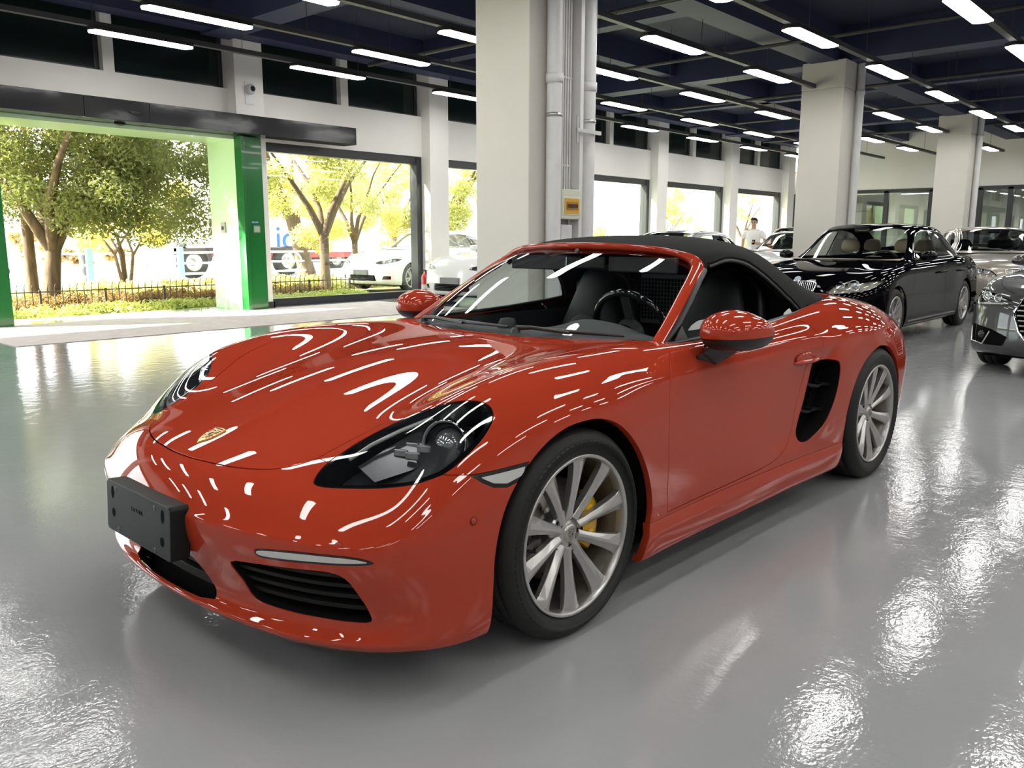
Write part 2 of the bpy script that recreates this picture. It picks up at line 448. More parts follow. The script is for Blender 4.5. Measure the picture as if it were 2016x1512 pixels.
# ================= the hall =================
W_Y = 13.4; X0, X1, Y0 = -7.5, 31.5, -8.2; CEIL = 5.05; BEAM = 4.45
M_WALL = mat('white_wall', (.82,.80,.765), .6, var=.06, vscale=.8, bump=.03, bscale=30)
M_COLUMN = mat('column_paint', (.64,.615,.56), .55, var=.05, vscale=1.2, bump=.02, bscale=40)
M_FRAME = mat('dark_frame', (.035,.037,.04), .3)
M_DARKGLASS = mat('dark_transom_glass', (.012,.022,.02), .12, spec=.45)
M_CLEAR = glass_mat('clear_glass', (.95,.98,.96), 1.0)
M_GREEN = mat('green_panel', (.014,.13,.03), .14, coat=.3)
M_GREEN_SUN = mat('green_panel_painted_sun', (.62,.86,.56), .2, coat=.4)  # green cladding with the paleness of sunlight put into its colour
M_NAVY = mat('navy_ceiling_paint', (.020,.026,.056), .75, var=.25, vscale=1.5)
M_BEAM = mat('navy_beam_paint', (.024,.031,.078), .6, var=.15, vscale=2)
M_BLACK = mat('black_plastic', (.012,.012,.013), .4)
M_STEEL = mat('steel', (.55,.55,.55), .3, 1.0)
M_PIPE = mat('white_pipe', (.72,.72,.71), .35, var=.08, vscale=6)

def floor_mat():
    m = mat('epoxy_floor', (.285,.29,.292), .16, spec=.55); nt = m.node_tree; b = nt.nodes['Principled BSDF']
    tc = nt.nodes.new('ShaderNodeTexCoord')
    def noise(sc, det, stretch=(1,1,1), rot=0):
        mp = nt.nodes.new('ShaderNodeMapping'); mp.inputs['Scale'].default_value = stretch; mp.inputs['Rotation'].default_value = (0,0,rot)
        nt.links.new(tc.outputs['Object'], mp.inputs[0])
        n = nt.nodes.new('ShaderNodeTexNoise'); n.inputs['Scale'].default_value = sc; n.inputs['Detail'].default_value = det
        nt.links.new(mp.outputs[0], n.inputs['Vector']); return n.outputs['Fac']
    def ramp(v, a, b_, c0, c1):
        r = nt.nodes.new('ShaderNodeMapRange'); r.inputs[1].default_value = a; r.inputs[2].default_value = b_; r.inputs[3].default_value = c0; r.inputs[4].default_value = c1
        nt.links.new(v, r.inputs[0]); return r.outputs[0]
    big = noise(.5, 6); med = noise(6, 5); scr = noise(3, 4, (1, 14, 1), .7)
    mx = nt.nodes.new('ShaderNodeMix'); mx.data_type = 'RGBA'
    mx.inputs[6].default_value = (.285,.292,.298,1); mx.inputs[7].default_value = (.36,.365,.368,1)
    nt.links.new(ramp(big, .3, .7, 0, 1), mx.inputs[0]); nt.links.new(mx.outputs[2], b.inputs['Base Color'])
    ad = nt.nodes.new('ShaderNodeMath'); ad.operation = 'ADD'
    nt.links.new(ramp(med, .35, .7, .035, .09), ad.inputs[0]); nt.links.new(ramp(scr, .55, .75, 0, .10), ad.inputs[1])
    nt.links.new(ad.outputs[0], b.inputs['Roughness'])
    bp = nt.nodes.new('ShaderNodeBump'); bp.inputs['Strength'].default_value = .06; bp.inputs['Distance'].default_value = .01
    nt.links.new(noise(70, 2), bp.inputs['Height'])
    bp2 = nt.nodes.new('ShaderNodeBump'); bp2.inputs['Strength'].default_value = .03; bp2.inputs['Distance'].default_value = .06
    nt.links.new(noise(9, 2), bp2.inputs['Height']); nt.links.new(bp.outputs[0], bp2.inputs['Normal'])
    nt.links.new(bp2.outputs[0], b.inputs['Normal'])
    return m
def struct(name, mb, m, bevel=0., parent=None):
    o = mb.build(name, m, parent, bevel)
    if parent is None: o['kind'] = 'structure'
    return o
struct('floor', MB().box((X0,Y0,-.12),(X1+3.5,W_Y+.7,0)), floor_mat())
struct('ceiling', MB().box((X0,Y0,CEIL),(X1+3.5,W_Y+.3,CEIL+.2)), M_NAVY)
M_WALL2 = mat('grey_wall', (.42,.41,.40), .6)
struct('wall_front', MB().box((X0-.2,Y0,0),(X0,W_Y,CEIL)), M_WALL2)
struct('wall_right', MB().box((X0,Y0-.2,0),(X1,Y0,CEIL)), M_WALL2)

# window wall
PITCHX = 4.39
def pierL(k): return 7.72 + PITCHX*k
def pierR(k): return 8.25 + PITCHX*k
Z_W, Z_T0, Z_T1 = 2.92, 3.73, 4.86
ml = MB()
ml.box((X0,W_Y,Z_W),(X1,W_Y+.25,Z_T0)); ml.box((X0,W_Y,Z_T1),(X1,W_Y+.25,CEIL))
for k in range(-4, 6):
    ml.box((pierL(k),W_Y-.25,0),(pierR(k),W_Y+.25,CEIL))
    if k < 5:
        c = (pierR(k)+pierL(k+1))/2 - .02
        ml.box((c-.085,W_Y+.002,Z_T0),(c+.085,W_Y+.248,Z_T1))
ml.box((pierR(5),W_Y,0),(X1,W_Y+.25,Z_W))
wall_left = struct('wall_left', ml, M_WALL)
nwin = 0
def window(mbf, panes, label=None, pm=None):
    global nwin; nwin += 1
    e = empty('window_%d' % nwin); e['kind'] = 'structure'
    o = mbf.build('window_frame', M_FRAME, e, .004)
    for p in panes: p.build('pane', pm or M_CLEAR, e)
    return e
for k in range(-4, 5):
    a, b = pierR(k), pierL(k+1)
    # upper dark panes
    c = (a+b)/2 - .02
    for (p, q) in ((a, c-.085), (c+.085, b)):
        f = MB(); t = .045
        f.box((p,W_Y+.13,Z_T0),(q,W_Y+.19,Z_T0+t)); f.box((p,W_Y+.13,Z_T1-t),(q,W_Y+.19,Z_T1)); f.box((p,W_Y+.13,Z_T0),(p+t,W_Y+.19,Z_T1)); f.box((q-t-.03,W_Y+.13,Z_T0),(q,W_Y+.19,Z_T1))
        window(f, [MB().box((p,W_Y+.15,Z_T0),(q,W_Y+.16,Z_T1))], pm=M_DARKGLASS)
    if k == -1: continue
    # shop windows
    f = MB(); t = .16
    f.box((a,W_Y+.04,Z_W-t),(b,W_Y+.22,Z_W)); f.box((a,W_Y+.04,0),(b,W_Y+.22,.14)); f.box((b-.14,W_Y+.02,.1),(b,W_Y+.24,Z_W-.02)); f.box((a,W_Y+.04,.1),(a+.04,W_Y+.22,Z_W))
    m_ = (a+b)/2-.1
    window(f, [MB().box((a,W_Y+.10,.14),(m_,W_Y+.112,Z_W-t)), MB().box((m_-.02,W_Y+.14,.14),(b-.1,W_Y+.152,Z_W-t))])
    # outer reveal of green cladding
    if k >= 1:
        struct('trim_%d' % (k+10), MB().box((b-.02,W_Y+.25,0),(b+.3,W_Y+.75,Z_W)), M_GREEN_SUN if k != 4 else mat('pale_red_panel',(.8,.4,.36),.3))

# entrance
g = MB()
struct('trim_1', MB().box((pierL(0)+.02,W_Y-.36,0),(pierR(0)-.16,W_Y-.26,2.93)).box((pierL(0)-.05,W_Y-.42,0),(pierL(0)+.02,W_Y-.20,2.93)), M_GREEN, .006)
struct('trim_2', MB().box((3.60,W_Y-.42,0),(4.0,W_Y-.2,2.93)), M_GREEN, .006)
struct('trim_3', MB().box((pierL(0)-.02,W_Y-.2,0),(pierL(0)+.05,W_Y+.75,2.9)), M_GREEN_SUN)
struct('trim_4', MB().box((3.6,W_Y-.2,2.88),(pierL(0)+.05,W_Y+.75,2.94)), M_GREEN_SUN)
struct('trim_5', MB().box((3.6,W_Y-.2,0),(3.75,W_Y+.75,2.9)), M_GREEN_SUN)
M_HEADER = mat('dark_header_panel', (.022,.023,.025), .10, bump=.25, bscale=1.6, stretch=(1,1,2))
hd = empty('door_header', (0,0,0)); tag(hd, 'long dark glossy header box above the green entrance', 'header')
for xa, xb in ((1.2,5.1),(5.1,6.05),(6.05,9.92)):
    MB().box((xa+.004,W_Y-.64,2.94),(xb-.004,W_Y-.262,3.24)).build('header_panel', M_HEADER, hd, .006)
for i,(x,y,z) in enumerate(((5.82,W_Y-.64,3.04),(5.72,W_Y-.34,2.90))):
    s_ = MB().lathe([(0,.0),(.03,.005),(.07,.02),(.07,.055),(0,.055)], 20, Matrix.Translation((x,y,z))@Matrix.Diagonal((1.2,.6,.8,1)))
    tag(s_.build('motion_sensor', M_BLACK), ['small black door sensor on the face of the header box','small black door sensor under the header box'][i], 'sensor')
# wall column at the end of the glazed run, skirting
struct('baseboard_left', MB().box((pierL(0)+.3,W_Y-.275,0),(pierR(0)+.025,W_Y-.25,.12)).box((pierR(0),W_Y-.275,0),(pierR(0)+.025,W_Y,.12)), M_FRAME)

# back wall with glazed offices
bw = MB(); bw.box((X1,Y0,3.0),(X1+.2,W_Y+.2,CEIL))
for a, b in ((12.9,W_Y+.25),(7.35,8.75),(Y0,-4.)): bw.box((X1,a,0),(X1+.2,b,3.0))
struct('wall_back', bw, M_WALL)
struct('wall_office', MB().box((X1+3.4,Y0,0),(X1+3.5,W_Y,3.0)).box((X1+.2,Y0,2.98),(X1+3.4,W_Y,3.02)), mat('office_wall',(.66,.65,.62),.7))
M_OFFG = glass_mat('office_glass', (.62,.66,.64), 2.2)
def office(a, b, mull, n):
    f = MB(); t = .12
    f.box((X1-.03,a,3.0-t),(X1+.1,b,3.0)); f.box((X1-.03,a,0),(X1+.1,b,.1))
    for m_ in (a+.06, *mull, b-.06): f.box((X1-.03,m_-.08,.05),(X1+.1,m_+.08,2.95))
    ys = [a, *mull, b]
    window(f, [MB().box((X1+.03,p,.1),(X1+.04,q,2.9)) for p, q in zip(ys[:-1], ys[1:])], pm=M_OFFG)
office(8.75, 12.9, [10.30], 1); office(3.3, 7.35, [5.0, 6.4], 2); office(-.6, 3.3, [1.4], 3)
M_DOOR = mat('beige_door', (.60,.56,.50), .45)
d = empty('door_1'); d['kind'] = 'structure'
MB().box((X1+.25,10.45,0),(X1+.30,11.5,2.75)).build('door_leaf', M_DOOR, d, .004)
MB().box((X1+.20,10.36,0),(X1+.32,10.45,2.82)).box((X1+.20,11.5,0),(X1+.32,11.59,2.82)).box((X1+.20,10.36,2.75),(X1+.32,11.59,2.84)).build('door_frame', mat('light_frame',(.7,.69,.66),.4), d, .004)
ac = empty('air_conditioner', (X1+.26,11.25,2.2)); tag(ac, 'cream wall air conditioner seen through the office glass', 'air conditioner')
M_AC = mat('cream_plastic', (.72,.68,.60), .4)
MB().box((-.2,-.42,0),(0,.42,.36)).build('housing', M_AC, ac, .03)
MB().box((-.215,-.36,.03),(-.195,.36,.09)).build('louver', mat('grey_plastic',(.3,.3,.3),.4), ac, .005)
MB().box((-.21,-.36,.13),(-.195,.36,.33)).build('front_panel', M_AC, ac, .01)
M_VIEWPANE = mat('painted_view_pane', (.6,.75,.55), .6, var=.5, vscale=3, vcol=(.25,.42,.2))  # bright green outdoor view painted into the pane colour, no daylight behind it
for i,y in enumerate((9.6,8.55)):
    e = empty('window_%d' % (40+i)); e['kind'] = 'structure'
    MB().box((X1+3.33,y-.36,.6),(X1+3.39,y-.29,2.35)).box((X1+3.33,y+.29,.6),(X1+3.39,y+.36,2.35)).box((X1+3.33,y-.36,2.28),(X1+3.39,y+.36,2.35)).build('window_frame', mat('taupe_frame',(.3,.27,.22),.5), e)
    MB().box((X1+3.36,y-.29,.6),(X1+3.385,y+.29,2.28)).build('pane', M_VIEWPANE, e)
# dark door at the far end of the window wall
d = empty('door_2'); d['kind'] = 'structure'
MB().box((X1-1.0,W_Y-.06,0),(X1-.1,W_Y+.02,2.9)).build('door_leaf', M_FRAME, d, .004)

# columns
COLX = (7.02, 15.79, 24.6); CY0, CY1 = 6.05, 6.85
for i, x in enumerate(COLX):
    struct('column', MB().box((x,CY0,0),(x+.8,CY1,3.98)).box((x-.006,CY0-.006,3.98),(x+.806,CY1+.006,BEAM+.02)), M_COLUMN, .012)
# beams
bm_ = MB()
struct('ceiling_beam', MB().box((X0,6.2,BEAM),(X1,6.7,CEIL)), M_BEAM)
struct('ceiling_beam', MB().box((X0,-2.7,BEAM),(X1,-2.2,CEIL)), M_BEAM)
struct('ceiling_beam', MB().box((X0,12.75,BEAM+.05),(X1,13.15,CEIL)), M_BEAM)
for x in (-1.6, 7.15, 15.95, 24.75): struct('ceiling_beam', MB().box((x,Y0,BEAM+.01),(x+.5,W_Y-.25,CEIL)), M_BEAM)
for x in (2.8, 11.6, 20.4, 28.8): struct('ceiling_beam', MB().box((x,Y0,4.62),(x+.3,W_Y-.25,CEIL)), M_BEAM)
for y in (1.9, 9.7): struct('ceiling_beam', MB().box((X0,y,4.62),(X1,y+.28,CEIL)), M_BEAM)

# lamp rails and lamps
M_LAMP = mat('lamp_diffuser', (1,1,1), .5, emit=(1.0,.985,.95), estr=LAMP_W)
M_RAIL = mat('grey_rail', (.05,.05,.054), .5)
ROWS = [(12.0,4.93,3.13),(10.3,4.87,3.13),(8.5,4.92,3.13),(6.62,4.0,3.05),(4.98,4.7,3.13),(3.0,4.6,3.13),(1.3,4.6,3.13),(-.5,4.6,3.13),(-2.3,4.6,3.13),(-4.1,4.6,3.13),(-5.9,4.6,3.13)]
lamp0 = None
ROD = MB().tube([(0,0,0),(0,0,CEIL-4.075)], .005, 5).mesh('hanger_rod'); ROD.materials.append(M_RAIL)
LN = 1.46; LW = .235
def make_lamp():
    e = empty('panel_lamp')
    h = [(-LN/2,-.03),(-LN/2+.05,-LW/2-.008),(LN/2-.05,-LW/2-.008),(LN/2,-.03),(LN/2,.03),(LN/2-.05,LW/2+.008),(-LN/2+.05,LW/2+.008),(-LN/2,.03)]
    MB().prism(h, .012, .06).build('housing', M_BLACK, e)
    h2 = [(x*.992,y*.95) for x,y in h]
    MB().prism(h2, 0, .0125).build('diffuser', M_LAMP, e)
    return e
for ri, (Y, xs, pt) in enumerate(ROWS):
    spans = [(X0+.3, X1-.6)] if abs(Y-6.62) > .1 else [(X0+.3,COLX[0]-.01),(COLX[0]+.81,COLX[1]-.01),(COLX[1]+.81,COLX[2]-.01),(COLX[2]+.81,X1-.6)]
    if ri < 3: spans = [(X0+.3, X1-.6)]
    r = empty('lamp_rail', (0,Y,4.01)); 
    tag(r, 'grey suspended lamp rail running along the hall, %s from the window wall' % ordinal(ri) if ri < 6 else 'grey suspended lamp rail above or behind the viewpoint', 'rail', 'suspended lamp rails')
    rb = MB(); wb = MB()
    for a, b in spans:
        rb.box((a,-.045,0),(b,.045,.07))
        x = math.ceil(a/2.2)*2.2+.6
        while x < b:
            o = link('hanger_rod', ROD, r); o.location = (x,0,.065); x += 2.2
    rb.build('rail_bar', M_RAIL, r)
    j = -5; n = 0
    while xs+pt*j+LN < X1-.7:
        x = xs+pt*j; j += 1
        if x < X0+.5: continue
        if ri == 3 and any(cx_-1.6 < x < cx_+.85 for cx_ in COLX): continue
        if lamp0 is None: l = lamp0 = make_lamp()
        else: l = copy_tree(lamp0)
        l.location = (x+LN/2, Y, 3.95)
        u = Vector((x+LN/2, Y, 3.95-CAM_Z)); dz = u.dot(_f); px_ = 1008+F_PX*u.dot(_r)/max(dz,.01); py_ = 756-F_PX*u.dot(_u)/max(dz,.01)
        if dz > .1 and -60 < px_ < 2076 and -30 < py_ < 1512:
            lab = 'lit white panel lamp, %s from the left along the %s rail from the window wall' % (ordinal(n), ordinal(ri)); n += 1
        else: lab = 'lit white panel lamp beyond the edge of the picture, seen only as a reflection'
        tag(l, lab, 'lamp', 'lit panel lamps under the ceiling')
for y in (9.6, 5.5):  # two added lamps that brighten the otherwise dark office
    l = copy_tree(lamp0); l.location = (X1+1.7, y, 2.90); l.rotation_euler = (0,0,pi/2)
    MB().box((-.3,-.03,.058),(.3,.03,.085)).build('mount', M_RAIL, l)
    tag(l, 'added panel lamp brightening the glazed office, %s end' % ('door' if y > 9 else 'far'), 'lamp', 'lit panel lamps under the ceiling')
# cross pipes under the ceiling
for i,(x,r) in enumerate(((10.2,.035),(13.6,.03),(18.4,.035),(21.8,.03),(26.5,.035))):
    p = MB().tube([(x,Y0+.1,4.38),(x,12.7,4.38)], r, 10)
    for y in np.arange(-7.1,12.6,2.4): p.tube([(x,y,4.38),(x,y,CEIL)], .006, 5)
    tag(p.build('ceiling_pipe', M_RAIL), 'thin dark pipe hung across the ceiling, %s of five along the hall' % ordinal(i), 'pipe', 'pipes across the ceiling')

# pipes and boxes on the first column
cxx = COLX[0]
for i,(x,y,r,lab) in enumerate(((cxx+.30,CY0-.10,.085,'thick white drain pipe strapped to the middle of the column'),(cxx+.98,CY0-.05,.085,'thick white drain pipe standing free at the edge of the column'))):
    e = empty('drain_pipe', (x,y,0)); tag(e, lab, 'pipe')
    MB().lathe([(r,0),(r,BEAM if i == 0 else CEIL)], 28).build('pipe', M_PIPE, e)
    MB().lathe([(r,2.9),(r+.012,2.9),(r+.012,3.0),(r,3.0)], 28).build('collar', M_PIPE, e)
    MB().box((-.02,.0,2.55),(.02,.098 if i==0 else .02,2.59)).lathe([(r,2.55),(r+.008,2.55),(r+.008,2.59),(r,2.59)],28).build('clamp', M_STEEL, e)
for c_, w_ in ((1,'black saloon'),(2,'champagne saloon')):
    e = empty('drain_pipe', (COLX[c_]+.58,CY0-.085,0)); tag(e, 'thin white pipe down the side of the column behind the %s' % w_, 'pipe')
    MB().lathe([(.07,0),(.07,BEAM)], 20).build('pipe', M_PIPE, e); MB().lathe([(.07,3.9),(.082,3.9),(.082,3.98),(.07,3.98)], 20).build('collar', M_PIPE, e)
for i in range(5):
    x = cxx+.50+.045*i
    c_ = MB().tube([(x,CY0-.02,0 if i > 3 else 1.62),(x,CY0-.02,CEIL)], .013, 8)
    for z in (2.05,3.0,3.9): c_.box((x-.018,CY0-.036,z),(x+.018,CY0,z+.02))
    tag(c_.build('conduit', M_PIPE), 'thin white cable conduit on the column, %s of five counted from the thick pipe' % ordinal(i), 'conduit', 'conduits on the column')
struct('trim_6', MB().box((cxx+.74,CY0-.12,0),(cxx+.80,CY0,3.98)), M_PIPE)
tag(MB().box((cxx+.62,CY0-.18,2.42),(cxx+1.07,CY0-.15,2.46)).tube([(cxx+.64,CY0-.16,2.3),(cxx+.64,CY0-.16,2.6)],.014,8).build('pipe_bracket', mat('galvanised',(.5,.5,.5),.4,.8)), 'grey metal bracket tying the pipes on the column', 'bracket')
bx_ = empty('meter_box', (cxx+.55,CY0-.11,1.46)); tag(bx_, 'small cream box with an amber window on the column pipes', 'box')
MB().box((-.17,-.05,0),(.17,.05,.33)).build('case', mat('cream_box',(.62,.64,.52),.4), bx_, .008)
MB().box((-.15,-.058,.045),(.15,-.05,.245)).build('bezel', mat('pale_bezel',(.75,.74,.66),.4), bx_, .004)
MB().box((-.135,-.064,.06),(.135,-.057,.23)).build('amber_window', mat('amber_plastic',(.62,.36,.05),.25), bx_, .004)
MB().box((-.105,-.068,.10),(.105,-.063,.19)).build('breaker_slot', mat('amber_dark',(.36,.18,.03),.4), bx_)
for k in range(9): MB().box((-.09+.021*k,-.074,.125),(-.076+.021*k,-.067,.165)).build('switch', mat('dark_brown',(.09,.05,.02),.4), bx_)
tag(MB().box((cxx+.46,CY0-.09,.0),(cxx+.66,CY0-.02,1.4)).build('cable_duct', M_PIPE, None, .006), 'flat white cable duct below the amber box on the column', 'duct')
# security camera on the pier, wall button, notice
sc_ = empty('security_camera', (7.98,W_Y-.25,3.72)); tag(sc_, 'white dome security camera on the pier above the entrance', 'camera')
MB().box((-.09,-.012,-.25),(.09,0,.12)).build('back_plate', M_PIPE, sc_, .01)
MB().lathe([(0,.13),(.05,.12),(.085,.07),(.085,0)], 24, Matrix.Rotation(pi/2,4,'X')).build('dome', M_PIPE, sc_)
MB().lathe([(0,.155),(.03,.15),(.045,.125),(.045,.1)], 20, Matrix.Rotation(pi/2,4,'X')).build('lens', M_BLACK, sc_)
wb_ = empty('wall_button', (pierL(0)-.02,W_Y+.32,1.42)); tag(wb_, 'grey push button box on the pale green reveal', 'button box')
MB().box((-.03,-.07,-.09),(0,.07,.09)).build('case', mat('grey_box',(.35,.36,.34),.4), wb_, .006); MB().box((-.04,-.03,-.04),(-.03,.03,.02)).build('key', M_BLACK, wb_, .004)
nt_ = empty('notice_plate', (pierL(0)+.20,W_Y-.365,1.42)); tag(nt_, 'small control plate with blue lettering on the dark green post', 'control plate')
MB().box((-.075,-.012,-.10),(.075,0,.04)).build('plate', mat('green_plate',(.05,.16,.07),.35), nt_, .004)
MB().box((-.055,-.016,-.08),(.055,-.011,.02)).build('keypad', mat('pale_green_key',(.3,.4,.3),.4), nt_, .003)
for k in range(5): MB().box((-.085+.026*k,-.004,.075),(-.066+.026*k,-.0005,.10)).build('blue_mark', mat('blue_letter',(.25,.38,.75),.4), nt_)
# fire extinguisher
fe = empty('fire_extinguisher', (11.78,W_Y-.42,0)); tag(fe, 'red fire extinguisher standing at the window corner', 'extinguisher')
M_FE = mat('extinguisher_red', (.62,.02,.02), .25, coat=.5)
MB().lathe([(0,0),(.085,0),(.09,.02),(.09,.42),(.075,.49),(.03,.53),(.03,.56),(0,.56)], 24).build('cylinder', M_FE, fe)
MB().box((-.02,-.09,.57),(.02,.06,.585)).tube([(0,0,.55),(0,0,.60)],.02,10).build('valve', M_BLACK, fe, .003)
MB().tube([(0,.05,.58),(0,.12,.55),(0,.12,.35),(0,.115,.15)], .012, 8).build('hose', M_BLACK, fe)
MB().lathe([(.0905,.2),(.0905,.3)], 24).build('label_band', mat('label_white',(.7,.68,.6),.5), fe)
# entrance mat
M_MAT = mat('dusty_mat', (.62,.55,.53), .85, var=.3, vscale=5, bump=.3, bscale=40, stretch=(1,5,1))
tag(MB().box((3.25,10.55,.0),(10.6,13.1,.008)).build('entrance_mat', M_MAT, None, .003), 'large dusty pinkish mat on the floor inside the entrance', 'mat')
# ================= outside =================
GZ = -.03
struct('ground', MB().box((-30,W_Y+.68,GZ-.1),(75,14.25,GZ+.02)), mat('pale_paving', (.80,.77,.73), .8, var=.12, vscale=4, bump=.2, bscale=15))
struct('lawn_ground', MB().box((-40,14.25,GZ-.1),(110,22.6,GZ)), mat('dry_soil', (.36,.31,.13), .9, var=.5, vscale=2.5, vcol=(.20,.22,.06)))
struct('road', MB().box((-60,22.6,GZ-.1),(160,60,GZ-.01)), mat('pale_road', (.72,.72,.70), .7, var=.1, vscale=.5))
M_BARK = mat('bark', (.13,.09,.055), .9, var=.5, vscale=12, bump=.8, bscale=18, stretch=(1,1,.25))
def leaf_mat(name, c, c2):
    m = mat(name, c, .5, var=.6, vscale=2.2, vcol=c2); nt = m.node_tree; b = nt.nodes['Principled BSDF']
    tr = nt.nodes.new('ShaderNodeBsdfTranslucent'); tr.inputs[0].default_value = (min(1,c[0]*1.9),min(1,c[1]*1.75),c[2]*1.2,1)
    mx = nt.nodes.new('ShaderNodeMixShader'); mx.inputs[0].default_value = .45
    nt.links.new(b.outputs[0], mx.inputs[1]); nt.links.new(tr.outputs[0], mx.inputs[2]); nt.links.new(mx.outputs[0], nt.nodes['Material Output'].inputs[0])
    return m
L_DEEP = leaf_mat('leaf_deep', (.11,.135,.045), (.21,.23,.08)); L_MID = leaf_mat('leaf_mid', (.28,.30,.11), (.42,.41,.17)); L_YEL = leaf_mat('leaf_yellow', (.42,.41,.17), (.56,.52,.24))
L_BROWN = leaf_mat('leaf_brown', (.20,.13,.06), (.22,.20,.07)); L_GRASS = leaf_mat('leaf_grass', (.26,.32,.09), (.42,.43,.16))
def leaves(centres, radii, n, size, seed, flat=.75, ymin=None):
    r = np.random.default_rng(seed); centres = np.asarray(centres, float); radii = np.asarray(radii, float)
    w = radii ** 2; idx = r.choice(len(centres), n, p=w / w.sum())
    d = r.normal(size=(n,3)); d /= np.linalg.norm(d, axis=1)[:,None]
    rad = radii[idx] * (r.random(n) ** .45)
    P = centres[idx] + d * rad[:,None] * [1,1,flat]
    if ymin is not None:      # nothing grows into the building
        k_ = P[:,1] > ymin; P = P[k_]; d = d[k_]; n = len(P)
    nrm = d * .5 + r.normal(size=(n,3)) * .6 + [0,0,.5]; nrm /= np.linalg.norm(nrm, axis=1)[:,None]
    t = np.cross(nrm, r.normal(size=(n,3))); t /= np.linalg.norm(t, axis=1)[:,None]
    b = np.cross(nrm, t); s = size * (.6 + .8 * r.random(n))[:,None]
    V = np.stack([P - t*s, P + b*s*.42 - nrm*s*.12, P + t*s, P - b*s*.42 - nrm*s*.12], 1).reshape(-1,3)
    F = np.arange(4*n).reshape(-1,4)
    me = bpy.data.meshes.new('foliage'); me.from_pydata(V.tolist(), [], F.tolist()); me.update(); return me
def tree(loc, label, lm, seed, h=5.5, tr=.2, fork=1.1, spread=2.2, n=9000, low=1.5, size=.075, lean=0., stems=1, blobs=26, group='trees beyond the glass', tl=None):
    tl = lean if tl is None else tl
    r = random.Random(seed); e = empty('street_tree', loc); tag(e, label, 'tree', group)
    cs, rs = [], []
    for s in range(stems):
        tb = MB(); a0 = r.random()*6.3
        off = Vector((cos(a0),sin(a0),0))*(.0 if stems == 1 else .25)
        base = off*.4; top = Vector((tl + off.x, off.y, fork))
        tb.tube([base+Vector((0,0,-.08)), base+Vector((0,0,.05)), base*.5+top*.5, top], [tr*1.35,tr*1.12,tr*.95,tr*.9], 10)
        tb.build('trunk', M_BARK, e)
        nb = 2 if stems == 1 else 2
        for b in range(nb + (2 if stems == 1 else 0)):
            an = a0 + b*2.4 + r.random()*.6; q = top.copy(); pts = [q.copy() - Vector((0,0,.06))]; rr = [tr*.75]
            for k in range(4):
                q = q + Vector((cos(an)*spread*.16*(1+.3*k), sin(an)*spread*.16*(1+.3*k), (h-fork)*.17)); an += r.uniform(-.4,.4)
                pts.append(q.copy()); rr.append(tr*.75*(1-.22*(k+1)))
            MB().tube(pts, rr, 7).build('branch', M_BARK, e)
    for b in range(blobs):
        an = r.random()*6.28; z = low + (h-low)*r.random()**.9; k = sqrt(max(.08, 1-((z-low)/(h-low)-.4)**2*1.9))
        d = spread*k*sqrt(r.random())
        cs.append((lean+cos(an)*d, sin(an)*d, z + (.0 if d > spread*.5 else .15))); rs.append(r.uniform(.35,.75)*spread*.42)
    me = leaves(cs, rs, n, size, seed, ymin=14.35-loc[1]); me.materials.append(lm); o = link('foliage', me, e); o['kind'] = 'stuff'
    return e
tree((5.72,16.5,GZ), 'big two-stemmed tree with dark bark right outside the open entrance', L_DEEP, 11, h=5.4, tr=.15, fork=1.05, spread=2.75, n=110000, low=1.5, size=.044, blobs=110, lean=.75, tl=.12)
tree((6.0,18.2,GZ), 'slimmer pale-barked tree standing close behind the big entrance tree', L_MID, 12, h=5.4, tr=.11, fork=1.9, spread=2.0, n=16000, low=1.7, size=.05)
tree((9.6,22.2,GZ), 'multi-stemmed yellow-green shrub behind the low fence in the entrance', L_YEL, 13, h=3.4, tr=.045, fork=.9, spread=1.9, n=14000, low=1.15, size=.05, stems=5, blobs=20, group='yellow shrubs by the road')
tree((6.6,24.5,GZ), 'thin yellow-green shrub near the road left of the trunks', L_YEL, 14, h=3.6, tr=.05, fork=1.2, spread=1.7, n=9000, low=1.2, size=.055, stems=3, blobs=16, group='yellow shrubs by the road')
tree((12.25,17.15,GZ), 'forked grey tree in front of the fence outside the wide window', L_MID, 15, h=5.0, tr=.13, fork=1.35, spread=2.0, n=26000, low=1.95, size=.042, blobs=34)
tree((15.9,23.2,GZ), 'leaning grey tree farther back in the wide window', L_YEL, 16, h=5.6, tr=.26, fork=1.9, spread=2.6, n=20000, low=2.0, size=.055, lean=-.5)
tree((14.6,19.0,GZ), 'leafy yellow-green tree behind the nose of the white car', L_YEL, 17, h=4.6, tr=.09, fork=1.2, spread=1.7, n=18000, low=1.0, size=.045)
tree((21.5,25.5,GZ), 'small lone tree on the bank at the end of the wide window', L_YEL, 18, h=4.4, tr=.14, fork=1.5, spread=1.7, n=12000, low=1.7, size=.055)
tree((18.4,18.6,GZ), 'curved-trunk tree in the narrow window strip beside the column', L_MID, 19, h=5.0, tr=.13, fork=1.7, spread=1.9, n=20000, low=1.55, size=.045, lean=-.5)
tree((39,24.,GZ), 'small pale tree far off in the second-last window', L_YEL, 20, h=3.6, tr=.08, fork=1.2, spread=1.9, n=3500, low=.6, size=.11)
tree((45.,22.5,GZ), 'young tree far off in the last window behind the standing man', L_YEL, 21, h=5.2, tr=.10, fork=1.2, spread=2.3, n=4500, low=.9, size=.11)
tree((33,25.,GZ), 'low pale bush far off in the window beside the column pipes', L_YEL, 22, h=1.6, tr=.05, fork=.4, spread=2.0, n=2500, low=.3, size=.10)
